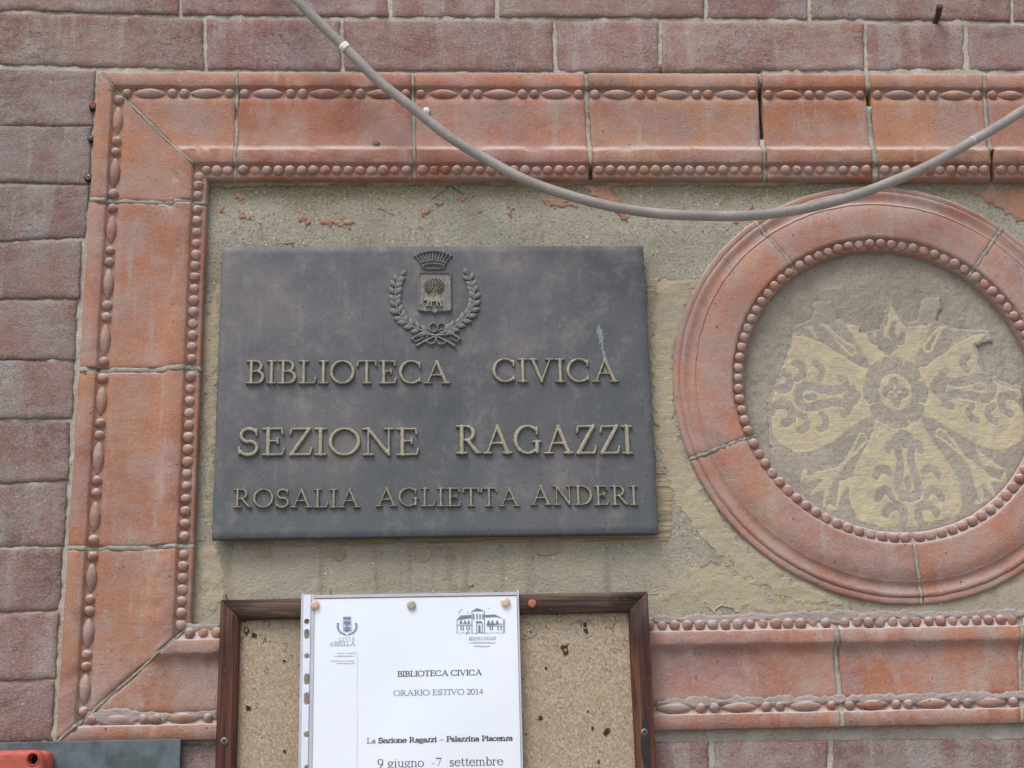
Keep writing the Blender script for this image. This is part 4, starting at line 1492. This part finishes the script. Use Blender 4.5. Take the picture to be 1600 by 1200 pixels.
# verdigris run above the last A of the second word
blobF = [(938, 520, 940, 575)]
xs = np.arange(-.014, .014, .0008); zs = np.arange(-.034, .034, .0008)
X, Z = np.meshgrid(xs, zs)
Fv = np.abs(X-.001+.003*Z/.03)-(.0035+.0025*vfbm(X*0+3, Z*90, 5, 2)) + .012*np.abs(vfbm(X*260, Z*120, 6, 3))-.001
Fv = Fv + .0060*vfbm(X*700, Z*450, 9, 4) + .0010
Fv = np.maximum(Fv, np.abs(Z)-.026+.02*vfbm(X*300, Z*40, 8, 2))
vx, vz = PX(941, 547, D_PL)
M_VERD = simple('pale_verdigris', (.20, .218, .225), .9, .15, var=.3, vs=200)
link('verdigris_run', relief('verdigris_run', Fv, xs, zs, lambda f: np.full(f.shape, .00055), M_VERD, .0003), plaque, (vx, -D_PL, vz))

# lime crust that has settled round the lower bead rows, and damp stains under the plaque
def crust(name, x0, x1, ya, yb, d, mat, seed, par, h=.0016, freq=130, thr=0.0):
    p0, p1 = P(x0, (ya+yb)/2, d), P(x1, (ya+yb)/2, d)
    za, zb = P(x0, ya, d).z, P(x0, yb, d).z
    xs = np.arange(p0.x, p1.x, .0011); zs = np.arange(min(za, zb)-.004, max(za, zb)+.004, .0009)
    X, Z = np.meshgrid(xs, zs)
    mid, hw = (za+zb)/2, abs(za-zb)/2
    F = np.abs(Z-mid)-hw + .0075*vfbm(X*freq, Z*freq*.6, seed, 4) + .006*vfbm(X*22, Z*0, seed+3, 2) + thr
    F = np.maximum(F, np.maximum(p0.x+.001-X, X-p1.x+.001))
    H = d + np.minimum(h, -F*.7) + .0011*vfbm(X*220, Z*220, seed+9, 3)
    c = ((xs[0]+xs[-1])/2, (zs[0]+zs[-1])/2)
    link(name, relief(name, F, xs-c[0], zs-c[1], lambda f: H, mat, d-.0012), par, (c[0], 0, c[1]))


M_CRUST = mat_skin('grey_lime_crust', (.285, .235, .21), (.35, .30, .275), (.16, .125, .105), film=(.32, .26, .24), filmamt=.6)
M_GRIME = mat_skin('mossy_grime', (.22, .18, .10), (.29, .245, .155), (.12, .095, .06), film=(.26, .22, .15), filmamt=.6)
M_DAMP = mat_skin('damp_brown_render', (.25, .21, .155), (.30, .255, .19), (.14, .11, .075), film=(.30, .26, .21), filmamt=.7)
crust('lime_crust', 1024, 1700, 1088, 1108, .0054, M_CRUST, 71, frame, thr=.0012)
crust('lime_crust', 130, 342, 1112, 1130, .0054, M_CRUST, 72, frame)
crust('lime_crust', 1018, 1700, 959, 978, .0064, M_CRUST, 73, frame, .0012, thr=.0012)
crust('lime_crust', 285, 345, 972, 988, .0064, M_CRUST, 74, frame, .0012)
crust('grime_line', 322, 1262, 279, 290, -.0045, M_GRIME, 75, panel, .0025)
for bx, by, bw in ((520, 862, 48), (660, 868, 40), (850, 856, 60), (400, 856, 50)):
    blob_patch('damp_stain', M_DAMP, [[(bx-bw, by-22), (bx+bw, by-22), (bx+bw*.5, by-6), (bx+bw*.2, by+14), (bx-bw*.3, by+2)]], .0006, .0016, h=.0002, wob=.014, freq=70, seed=bx)

# ------------------------------------------------------------------ notice board
D_B0, D_BF, D_CK = .0125, .034, .026
bx0 = (P(343, 940, D_BF).x+P(337, 1195, D_BF).x)/2
bx1 = (P(1012, 926, D_BF).x+P(1026, 1195, D_BF).x)/2
bzl, bzr = P(343, 937, D_BF).z, P(1012, 924, D_BF).z
bz1 = (bzl+bzr)/2; bz0 = bz1-.46
BW = .0200
board = thing('notice_board', 'cork notice board in a dark brown wooden frame under the plaque', 'notice board', ((bx0+bx1)/2, -D_B0, bz0))


def rail(A, B, C, D, mat):
    """mitred wooden rail: outer A-B, inner D-C (x,z), with rounded front edges"""
    verts, faces = [], []
    prof = [(0, D_B0), (0, D_BF-.0020), (.06, D_BF-.0006), (.16, D_BF), (.62, D_BF-.0006), (.80, D_BF-.0016), (.94, D_BF-.0032), (1, D_BF-.0052), (1, D_B0)]
    n = 12
    for i in range(n+1):
        u = i/n
        for t, d in prof:
            o_ = lerp2(A, B, u); i_ = lerp2(D, C, u); x, z = lerp2(o_, i_, t)
            w = .0004*fnoise(x*30, 5, z*30, 2)
            verts.append((x+w, -d+w*.5, z+w))
    m = len(prof)
    for i in range(n):
        for k in range(m-1):
            a = i*m+k; faces.append((a, a+1, a+m+1, a+m))
    faces.append(tuple(range(m))); faces.append(tuple(range((n+1)*m-1, n*m-1, -1)))
    o = centred('frame_rail', verts, faces, mat, board, True); fix_normals(o)
    return o


gp = .00035
oTL, oTR, oBL, oBR = (bx0, bz1-.001), (bx1, bz1+.001), (bx0, bz0), (bx1, bz0)
iTL, iTR, iBL, iBR = (bx0+BW, bz1-BW-.001), (bx1-BW, bz1-BW+.001), (bx0+BW, bz0+BW), (bx1-BW, bz0+BW)
sh_ = lambda p, dx, dz=0: (p[0]+dx, p[1]+dz)
rail(sh_(oTL, gp), sh_(oTR, -gp), sh_(iTR, -gp), sh_(iTL, gp), M_WOODH)
rail(sh_(oTL, 0, -gp), sh_(oBL, 0, gp), sh_(iBL, 0, gp), sh_(iTL, 0, -gp), M_WOOD)
rail(sh_(oTR, 0, -gp), sh_(oBR, 0, gp), sh_(iBR, 0, gp), sh_(iTR, 0, -gp), M_WOOD)
rail(sh_(oBL, gp), sh_(oBR, -gp), sh_(iBR, -gp), sh_(iBL, gp), M_WOODH)


def cork():
    st = .004
    xs = np.arange(bx0+BW-.004, bx1-BW+.005, st); zs = np.arange(bz0+BW-.004, bz1-BW+.005, st)
    X, Z = np.meshgrid(xs, zs)
    d = D_CK-.004 + .0008*vfbm(X*180, Z*180, 61, 2)
    cx, cz = (bx0+bx1)/2, (bz0+bz1)/2
    verts = np.stack([X-cx, -d, Z-cz], -1).reshape(-1, 3)
    nx = len(xs); faces = [(i*nx+j, i*nx+j+1, (i+1)*nx+j+1, (i+1)*nx+j) for i in range(len(zs)-1) for j in range(nx-1)]
    link('cork_panel', mesh('cork_panel', verts.tolist(), faces, M_CORK), board, (cx, 0, cz))


cork()
# torn holes in the cork
M_TORN = simple('torn_cork', (.06, .03, .018), .9, .1, var=.4, vs=300)
M_CHIP = simple('loose_cork_chip', (.30, .215, .13), .9, .15, var=.3, vs=300)
for (hx, hy, r, s) in ((883, 1012, 9, 1), (914, 976, 7, 2), (947, 1141, 7, 3), (388, 1107, 7, 4), (385, 984, 8, 5), (398, 992, 6, 6), (915, 985, 5, 7), (853, 1044, 4, 8), (844, 1122, 4, 9), (926, 1138, 4, 10), (935, 1190, 4, 11), (443, 1033, 4, 12), (445, 1174, 4, 13)):
    qx, qz = PX(hx, hy, D_CK-.0035)
    rr = r/1450*.8
    xs = np.arange(-rr*2, rr*2, rr/9); X, Z = np.meshgrid(xs, xs)
    F = np.hypot(X*(1+.3*(s % 3)), Z*(.8 if s % 2 else 1.2))-rr*.8 + rr*1.5*vfbm(X/rr*1.1+s*7, Z/rr*1.1, s, 3)
    link('torn_hole', relief('torn_hole', F, xs, xs, lambda f: np.full(f.shape, .0002), M_TORN, .0001), board, (qx, -D_CK+.0033, qz))
    if s in (1, 3, 5):
        F2 = F + rr*.38
        link('cork_chip', relief('cork_chip', F2, xs, xs, lambda f: np.minimum(.0014, .0006-f), M_CHIP, .0003), board, (qx, -D_CK+.0033, qz))


def screw_parts(parent, name, x, y, z, r, mat, slot=True):
    v, f = rings_mesh([(r, -.002), (r, .0004), (r*.86, .0011), (r*.5, .0014), (r*.1, .0014)], 18)
    h = link(name, mesh(name, v, f, mat), parent, (x, y, z))
    if slot:
        for k in range(2):
            a = R_(random.uniform(10, 40)+90*k)
            caps = [(-r*.55*math.cos(a), -r*.55*math.sin(a), r*.55*math.cos(a), r*.55*math.sin(a), r*.13)]
            xs = np.arange(-r*.8, r*.8, r/12); X, Z = np.meshgrid(xs, xs)
            me = relief('slot', sd_caps(X, Z, caps), xs, xs, lambda ff_: np.full(ff_.shape, .00165+.00008*k), M_DARK, .0012)
            if parent is None: link('slot', me, h, (x, y, z))
            else: link('slot', me, h, (x, y, z))
    return h


for (sx_, sy_) in ((350.5, 1158), (1007, 1144)):
    q = P(sx_, sy_, D_BF)
    screw_parts(board, 'screw', q.x, -D_BF+.0005, q.z, .0040, M_STEEL)
# dark stain below the right screw is part of the wood
xs = np.arange(-.010, .010, .0007); zs = np.arange(-.05, .03, .0007); X, Z = np.meshgrid(xs, zs)
F = np.abs(X)-.0042*np.exp(-((Z+.008)/.030)**2)+.0022*vfbm(X*200, Z*60, 4, 3)
M_STAIN = simple('black_damp_stain', (.022, .017, .019), .6, .3, var=.3, vs=300)
q = P(1008, 1152, D_BF)
link('damp_stain', relief('damp_stain', F, xs, zs, lambda f: np.full(f.shape, .0005), M_STAIN, .0003), board, (q.x, -D_BF, q.z))

# ------------------------------------------------------------------ notice in its plastic sleeve
D_S = D_BF+.0022
sleeve_c = [PX(467, 925, D_S), PX(808, 924, D_S)]
s_x0 = (P(467.5, 926, D_S).x + P(470, 1190, D_S).x)/2; s_x1 = (P(808.5, 926, D_S).x+P(819, 1190, D_S).x)/2
s_z1 = P(640, 924.5, D_S).z; s_z0 = s_z1-.305
sleeve = thing('plastic_sleeve', 'clear punched plastic sleeve pinned to the notice board', 'sleeve', ((s_x0+s_x1)/2, -D_S, s_z0))
sheet = thing('notice_sheet', 'white printed sheet of summer opening hours inside the plastic sleeve', 'notice', ((s_x0+s_x1)/2, -D_S, s_z0))
p_x0 = (P(492, 935, D_S).x+P(488, 1190, D_S).x)/2; p_x1 = s_x1-.0022; p_z1 = P(640, 934, D_S).z


def bulge(x, z):
    """the gentle bow of the sleeve between its pins"""
    u = (x-s_x0)/(s_x1-s_x0); v = (s_z1-z)/(s_z1-s_z0)
    return .0022*math.sin(math.pi*u)*math.sin(math.pi*min(1, v*.9+.05)) + .0009*math.sin(8*u+5*v)*min(1, v*3) + .0004*math.sin(17*u-9*v)*min(1, v*4)


def sheet_grid(x0, x1, z0, z1, d, nx=30, nz=36):
    verts = [(x0+(x1-x0)*i/nx, -(d+bulge(x0+(x1-x0)*i/nx, z0+(z1-z0)*j/nz)), z0+(z1-z0)*j/nz) for j in range(nz+1) for i in range(nx+1)]
    faces = [(j*(nx+1)+i, j*(nx+1)+i+1, (j+1)*(nx+1)+i+1, (j+1)*(nx+1)+i) for j in range(nz) for i in range(nx)]
    return verts, faces


v, f = sheet_grid(p_x0, p_x1, s_z0+.004, p_z1, D_S)
centred('paper', v, f, M_PAPER, sheet)
v, f = sheet_grid(s_x0, s_x1, s_z0, s_z1, D_S+.0012)
centred('film', v, f, M_FILM, sleeve)
# welded edges of the sleeve, a touch milky
M_WELD = simple('milky_weld', (.47, .47, .50), .35, .5, var=.1)
for (a, b, c, d) in ((s_x0, s_x0+.0022, s_z0, s_z1), (s_x1-.0018, s_x1, s_z0, s_z1), (P(489, 1000, D_S).x-.0022, P(489, 1000, D_S).x+.0010, s_z0, s_z1-.001), (s_x0+.014, s_x1-.002, p_z1+.0012, p_z1+.0040)):
    v, f = sheet_grid(a, b, c, d, D_S+.0009, 4 if b-a < .05 else 30, 36 if d-c > .05 else 3)
    centred('weld_seam', v, f, M_WELD, sleeve)
# white binding strip with its punched holes (real openings)
t0, t1 = P(472, 1000, D_S).x, P(488.5, 1000, D_S).x-.0022
xs = np.arange(t0, t1+.0004, .0006); zs = np.arange(s_z0+.002, s_z1-.0004, .0008)
X, Z = np.meshgrid(xs, zs)
F = np.maximum(np.maximum(t0+.0003-X, X-t1+.0003), np.maximum(zs[0]+.0004-Z, Z-zs[-1]+.0004))
holes = []
for y0, y1 in ((971, 971), (987, 994), (1025, 1025), (1057, 1066), (1087, 1097), (1148, 1148), (1200, 1200)):
    a, b = PX(479.5, y0, D_S), PX(479.5, y1, D_S)
    holes.append((*a, *b, .0027))
F = np.maximum(F, -sd_caps(X, Z, holes))
cx, cz = (t0+t1)/2, (zs[0]+zs[-1])/2
H = np.vectorize(lambda x, z: bulge(x, z))(X, Z)
link('binding_strip', relief('binding_strip', F, xs-cx, zs-cz, lambda f: H, M_STRIP, 0.0003), sleeve, (cx, -D_S-.0006, cz))


def print_mesh(name, F, xs, zs, mat, z_off=.00022):
    """flat ink on the paper; xs, zs are world coordinates"""
    cx, cz = (xs[0]+xs[-1])/2, (zs[0]+zs[-1])/2
    H = np.vectorize(bulge)(*np.meshgrid(xs, zs))
    me = relief(name, F, xs-cx, zs-cz, lambda f: H, mat, 0.0)
    for v in me.vertices:
        v.co.y = -bulge(v.co.x+cx, v.co.z+cz)
    return link(name, me, sheet, (cx, -D_S-z_off, cz))


def print_line(text, x0, x1, ybase, ytop, mat, T=.13, t=.05, gap=.06, bold=None, skew=0.0, xref=None):
    a = PX(x0, ybase, D_S); b = PX(x1, ybase, D_S); tp = PX((x0+x1)/2, ytop, D_S)
    cap = tp[1]-a[1]; Wd = b[0]-a[0]
    ws = [glyph(c)[1] for c in text]
    sx = (Wd/cap-gap*(len(text)-1))/sum(ws)
    caps, x = [], 0.0
    for i, c in enumerate(text):
        bb = bold(i) if bold else False
        cc, w = glyph_caps(c, T*(1.7 if bb else 1), t*(1.35 if bb else 1), sx)
        caps += [(x+q[0]+skew*q[1], q[1], x+q[2]+skew*q[3], q[3], q[4]) for q in cc]
        x += w+gap
    gs = 1/20 if cap > .004 else 1/16
    xs = np.arange(-.1, x+.1, gs); zs = np.arange(-.36, 1.4, gs)
    X, Z = np.meshgrid(xs, zs)
    # only nearby strokes matter: evaluate per column block
    F = np.full(X.shape, 9.0)
    for q in caps:
        lo, hi = min(q[0], q[2])-.25, max(q[0], q[2])+.25
        j0, j1 = np.searchsorted(xs, lo), np.searchsorted(xs, hi)
        F[:, j0:j1] = np.minimum(F[:, j0:j1], sd_caps(X[:, j0:j1], Z[:, j0:j1], [q]))
    return print_mesh('printed_line', F*cap, a[0]+xs*cap, a[1]+zs*cap, mat)


print_line('BIBLIOTECA CIVICA', 621, 753, 1057.3, 1048, M_INK, .21, .10)
print_line('ORARIO ESTIVO 2014', 615, 755, 1087.5, 1078, M_INK, .13, .075)
tx = 'La Sezione Ragazzi \u2013 Palazzina Piacenza'
print_line(tx, 573, 801, 1161.5, 1151.5, M_INK, .16, .10, bold=lambda i: 2 < i < 19 or i > 20)
print_line('9 giugno  -7  settembre', 590, 786, 1199.5, 1184.5, M_INK, .12, .06)
print_line('CITT\u00c0', 530, 554, 1001.5, 996.5, M_PALEINK, .17, .11, gap=.5)
print_line('di', 514.5, 521, 1010, 1003, M_PALEINK, .12, .07, skew=.2)
print_line('BIELLA', 522.5, 555, 1009.5, 1002.5, M_PALEINK, .19, .11)
print_line('BIBLIOTECA RAGAZZI', 732, 774, 1000.8, 995.4, M_PALEINK, .13, .08, skew=.25)


def px_print(name, caps=(), polys=(), holes=(), mat=None, gs=.00035):
    """flat print from strokes (x0,y0,x1,y1,halfwidth px) and polygons, px on the paper"""
    pts = [(c[0], c[1]) for c in caps]+[(c[2], c[3]) for c in caps]+[q for p in polys for q in p]
    W_ = [PX(x, y, D_S) for x, y in pts]
    x0, x1 = min(q[0] for q in W_)-.0012, max(q[0] for q in W_)+.0012
    z0, z1 = min(q[1] for q in W_)-.0012, max(q[1] for q in W_)+.0012
    xs = np.arange(x0, x1, gs); zs = np.arange(z0, z1, gs); X, Z = np.meshgrid(xs, zs)
    k = 1/1470
    F = sd_caps(X, Z, [(*PX(c[0], c[1], D_S), *PX(c[2], c[3], D_S), c[4]*k) for c in caps]) if caps else np.full(X.shape, 9.0)
    for p in polys: F = np.minimum(F, sd_poly(X, Z, [PX(x, y, D_S) for x, y in p]))
    if holes: F = np.maximum(F, -sd_caps(X, Z, [(*PX(c[0], c[1], D_S), *PX(c[2], c[3], D_S), c[4]*k) for c in holes]))
    return print_mesh(name, F, xs, zs, mat, .00026 if mat is not M_WASH else .00016)


# ruled line and the unreadable small print beside it
px_print('ruled_line', [(558.5, 1019, 558, 1200, .22)], mat=M_PALEINK, gs=.0003)
rng = random.Random(5)
for y, xa in ((1021, 528), (1025.5, 522), (1033, 518), (1037, 527)):
    cs, x = [], xa
    while x < 554:
        w = rng.uniform(1.2, 4.5); cs.append((x, y, min(555, x+w), y+rng.uniform(-.3, .3), .55)); x += w+rng.uniform(1.2, 2.2)
    px_print('small_print', cs, mat=M_PALEINK)
for y, xa, xb in ((1004.5, 735, 772), (1010, 741, 765)):
    cs, x = [], xa
    while x < xb:
        w = rng.uniform(1.2, 3.5); cs.append((x, y+rng.uniform(-.6, .6), x+w, y+rng.uniform(-.6, .6), .65)); x += w+rng.uniform(.5, 1.3)
    px_print('small_print', cs, mat=M_PALEINK)
# printed city crest
lp = lambda u, v: (460+u/8.572, 920+v/8.572)
cs = []
for p in ([(660, 395), (750, 395)], [(665, 405), (748, 405)]): cs.append((*lp(*p[0]), *lp(*p[1]), 1.1))
for k in range(7): cs.append((*lp(665+14*k, 388), *lp(662+15*k, 376), .5))
for sgn in (-1, 1):
    for k in range(13):
        a = R_(-20+100*k/12) if sgn > 0 else R_(200-100*k/12)
        cu, cv = 705+125*math.cos(a), 500+112*math.sin(a)
        cs.append((*lp(cu-8, cv-10*(1 if k % 2 else -1)), *lp(cu+9, cv+7), .85))
px_print('printed_crest', cs, mat=M_BLUEINK)
px_print('printed_crest', [], [[lp(648, 420), lp(768, 420), lp(768, 560), lp(708, 580), lp(648, 560)]], mat=M_WASH)
cs = [(*lp(690, 450), *lp(725, 450), 2.6), (*lp(680, 470), *lp(738, 470), 1.6), (*lp(707, 470), *lp(707, 515), 1.0), (*lp(690, 535), *lp(728, 535), 2.2), (*lp(660, 562), *lp(690, 566), .9), (*lp(726, 566), *lp(758, 560), .9), (*lp(707, 545), *lp(707, 572), 1.4)]
px_print('printed_crest', cs, mat=M_BLUEINK)
# printed drawing of the villa
lq = lambda u, v: (680+u/8.572, 920+v/8.572)
roofs = [[lq(480, 305), lq(560, 258), lq(665, 300)], [lq(290, 420), lq(340, 358), lq(482, 352), lq(482, 395)], [lq(665, 352), lq(800, 345), lq(915, 405), lq(820, 380), lq(668, 385)], [lq(548, 436), lq(625, 436), lq(625, 462), lq(548, 462)], [lq(690, 470), lq(910, 470), lq(905, 476), lq(760, 492), lq(690, 494)]]
px_print('printed_villa', [], roofs, mat=M_BLUEINK)
cs = []
for x in (492, 660): cs.append((*lq(x, 305), *lq(x, 600), .6))
for x in (292, 912, 930): cs.append((*lq(x, 410), *lq(x, 590), .5))
for x in (515, 560, 600, 640): cs.append((*lq(x, 345), *lq(x, 405), 1.1))
for x in (345, 400, 450, 715, 765, 830): cs += [(*lq(x-18, 470), *lq(x, 425), .6), (*lq(x+18, 470), *lq(x, 425), .6), (*lq(x, 470), *lq(x, 440), .7)]
for x in (345, 375, 425, 455, 735, 765, 840, 880):
    for y in (515, 545): cs.append((*lq(x, y-5), *lq(x, y+6), 1.0))
cs += [(*lq(592, 500), *lq(592, 580), 1.6), (*lq(556, 462), *lq(556, 600), .6), (*lq(630, 462), *lq(630, 600), .6), (*lq(290, 490), *lq(482, 490), .5), (*lq(690, 500), *lq(910, 500), .4)]
for k in range(16): x = 290+40*k; cs.append((*lq(x, 585+rng.uniform(-8, 14)), *lq(x+18, 590+rng.uniform(-8, 14)), .5))
cs += [(*lq(415, 610), *lq(440, 575), .7), (*lq(320, 330), *lq(335, 285), .4), (*lq(340, 280), *lq(366, 285), .35), (*lq(430, 322), *lq(455, 325), .35), (*lq(712, 264), *lq(730, 260), .35)]
px_print('printed_villa', cs, mat=M_BLUEINK)


# drawing pins
def pin(px, py, mat, label, r=.0046, d=D_S+.0024):
    q = P(px, py, d)
    t = thing('drawing_pin', label, 'pin', (q.x, -d, q.z), 'drawing pins on the notice board')
    v, f = rings_mesh([(r*.98, -.0004), (r, .0001), (r*.97, .0006), (r*.88, .0009), (r*.5, .0011), (r*.1, .00115)], 22)
    link('head', mesh('head', v, f, mat), t, (q.x, -d, q.z))
    v, f = tube([Vector((q.x, -d+.0004, q.z)), Vector((q.x, -d+.006, q.z))], .0006, 6)
    centred('point', v, f, M_STEEL, t)


pin(492, 945, simple('copper_pin', (.60, .36, .29), .45, .5, .2, .1), 'pinkish copper drawing pin at the upper left of the white sheet')
pin(643, 945.5, simple('greenish_pin', (.33, .32, .23), .5, .4, .2, .2), 'greenish brass drawing pin between the two printed emblems, top of sheet', .0045)
pin(790, 941, simple('pale_brass_pin', (.62, .47, .32), .4, .5, .35, .1), 'pale brass drawing pin above the printed villa drawing', .0047)
pin(831.5, 943, simple('rusty_pin', (.36, .12, .06), .6, .3, .1, .25, 200), 'rusty orange drawing pin in the bare wooden rail beside the sheet', .0043, D_BF+.0004)

# ------------------------------------------------------------------ slate plate and red box, lower left
D_SL = .016
sx1, sz1 = P(282.5, 1156, D_SL).x, P(140, 1157, D_SL).z
slate = thing('slate_plate', 'blue grey slate plate at the bottom left under the frame', 'plate', (sx1-.2, 0, sz1-.3))
v, f = box_mesh(sx1-.42, sx1, sz1-.30, sz1, .004, D_SL, .0012)
centred('panel', v, f, M_SLATE, slate, False)
for dx, dz in ((-.40, -.02), (-.40, -.28), (-.02, -.28)):
    screw_parts(slate, 'screw', sx1+dx, -D_SL+.001, sz1+dz, .004, M_STEEL, False)
D_R = .058
rx1, rz1 = P(67, 1180, D_R).x, P(20, 1172, D_R).z
red = thing('red_box', 'faded red plastic box with screwed lid over the slate plate', 'box', (rx1-.07, -D_SL, rz1-.13))
v, f = box_mesh(rx1-.152, rx1+.002, rz1-.152, rz1+.0005, D_SL, D_R-.016, .006, 3)
centred('body', v, f, M_RED, red)
# lid: front with a real screw well
cxr, czr = rx1-.075, rz1-.075
hx, hz = PX(51, 1186, D_R)
hx -= cxr; hz -= czr
gs = .0011
xs = np.arange(-.080, .0801, gs); X, Z = np.meshgrid(xs, xs)
q1 = np.abs(X)-.0755+.012; q2 = np.abs(Z)-.0755+.012
F = np.hypot(np.maximum(q1, 0), np.maximum(q2, 0))+np.minimum(np.maximum(q1, q2), 0)-.012
well = np.hypot(X-hx, Z-hz)-.0052
Hh = .018 - .005*np.clip(1+F/.006, 0, 1)**2.2 - .012*np.clip(1-(well+.0004)/.0004, 0, 1)*(well < .0004)
Hh = np.where(well < -.0002, .004, Hh)
me = relief('lid', F, xs, xs, lambda f: Hh, M_RED, .0)
link('lid', me, red, (cxr, -D_R+.018, czr))
screw_parts(red, 'screw', cxr+hx, -D_R+.018-.005, czr+hz, .0044, M_DARK, False)
v, f = rings_mesh([(.0064, -.001), (.0064, .0009), (.0058, .0013)], 24)
vv = v[:72]
ring_v, ring_f = [], []
for r, h in ((.0066, -.0010), (.0066, .0006), (.0060, .0011), (.0052, .0006), (.0050, -.010)):
    for k in range(28):
        a = 2*math.pi*k/28; ring_v.append((r*math.cos(a), -h, r*math.sin(a)))
for i in range(4):
    for k in range(28): ring_f.append((i*28+k, i*28+(k+1) % 28, (i+1)*28+(k+1) % 28, (i+1)*28+k))
link('screw_well', mesh('screw_well', ring_v, ring_f, simple('shaded_red_plastic', (.42, .07, .05), .5, .35)), red, (cxr+hx, -D_R, czr+hz))

# ------------------------------------------------------------------ hanging cable
D_C = .046
cab_px = [(250, -560), (310, -400), (360, -260), (405, -140), (440, -40), (466, 0), (502, 38), (538, 74), (590, 125), (647, 170), (700, 212), (760, 250), (820, 281), (880, 303), (950, 322), (1020, 333), (1090, 338), (1170, 337), (1250, 327), (1330, 308), (1400, 282), (1460, 254), (1520, 219), (1570, 190), (1625, 155), (1700, 100), (1800, 15), (1920, -90), (2040, -200), (2180, -340), (2330, -500)]
pts = [P(x+random.uniform(-1, 1), y+random.uniform(-1.2, 1.2), D_C + (.006*math.sin(i*.5))) for i, (x, y) in enumerate(cab_px)]
sm = spline(pts, 8)
v, f = tube(sm, lambda t: .0057, 16)
cable = thing('cable', 'grey electric cable sagging across the top of the terracotta frame', 'cable', sm[len(sm)//2])
centred('sheath', v, f, M_CABLE, cable)


def near(px, py):
    q = P(px, py, D_C)
    return min(range(len(sm)), key=lambda i: (sm[i]-q).length)


i = near(538, 73)
a, b = sm[i], sm[i+1]
dirn = (b-a).normalized()
v, f = tube([a-dirn*.0035, a-dirn*.001, a+dirn*.0022, a+dirn*.004], lambda t: .0061+.0006*math.sin(9*t), 14)
centred('white_tape', v, f, M_WHITE, cable)
i = near(1525, 219); a = sm[i]; dirn = (sm[i+1]-a).normalized()
v, f = tube([a-dirn*.0005, a+dirn*.0005], .00580, 14)
centred('white_tape', v, f, M_WHITE, cable)

# ------------------------------------------------------------------ small fixings in the wall


def wall_screw(px, py, d, r, mat, label, slot=True, name='screw', cat='screw', group=None):
    q = P(px, py, d)
    t = thing(name, label, cat, (q.x, -d, q.z), group)
    v, f = rings_mesh([(r*1.3, -.003), (r*1.3, .0001), (r*1.05, .0002)], 18)
    link('hole', mesh('hole', v, f, M_DARK), t, (q.x, -d, q.z))
    screw_parts(t, 'head', q.x, -d-.0003, q.z, r, mat, slot)
    return t


t = wall_screw(145.5, 166, .0045, .0036, M_PLUG, 'red brown wall plug in the joint beside the top left corner', False, 'wall_plug', 'plug')
wall_screw(142, 216.5, .0045, .0030, M_STEEL, 'small dark screw beside the frame, just below the red plug', True, group='screws beside the frame')
wall_screw(138, 277, .0045, .0036, M_STEEL, 'larger cross head screw left of the frame, lowest of the fixings there', True, group='screws beside the frame')
wall_screw(588, 226.5, .0052, .0034, M_STEEL, 'single screw in the terracotta top rail under the cable', True)
q = P(666, 174, .0058)
fl = thing('filler_dab', 'small white dab of filler on the top rail beside the cable', 'filler', (q.x, -.006, q.z))
v, f = rings_mesh([(.0044, -.002), (.0046, .001), (.0040, .0026), (.0024, .0038), (.0005, .0042)], 14)
v = [(x*(1+.3*noise.noise(Vector((x*400, 1, z*400)))), y, z*(1+.3*noise.noise(Vector((x*400, 7, z*400))))) for x, y, z in v]
link('dab', mesh('dab', v, f, M_WHITE), fl, (q.x, -.0058, q.z))
a, b = P(1462, 34, .0), P(1468, 10, .022)
nl = thing('rusty_nail', 'rusty iron nail stub sticking out of the top course of bricks', 'nail', (a.x, 0, a.z))
v, f = tube([a+Vector((0, .012, -.002)), a, (a+b)/2+Vector((.001, 0, 0)), b], lambda t: .0030+.0010*t, 10)
centred('shank', v, f, M_RUST, nl)
a, b = P(1011, 929, .008), P(1029, 929.5, .006)
wr = thing('wire_nail', 'thin wire nail poking out beside the top right board corner', 'nail', (a.x, -.008, a.z))
v, f = tube([a, (a+b)/2, b], .0005, 6)
centred('shank', v, f, M_STEEL, wr)
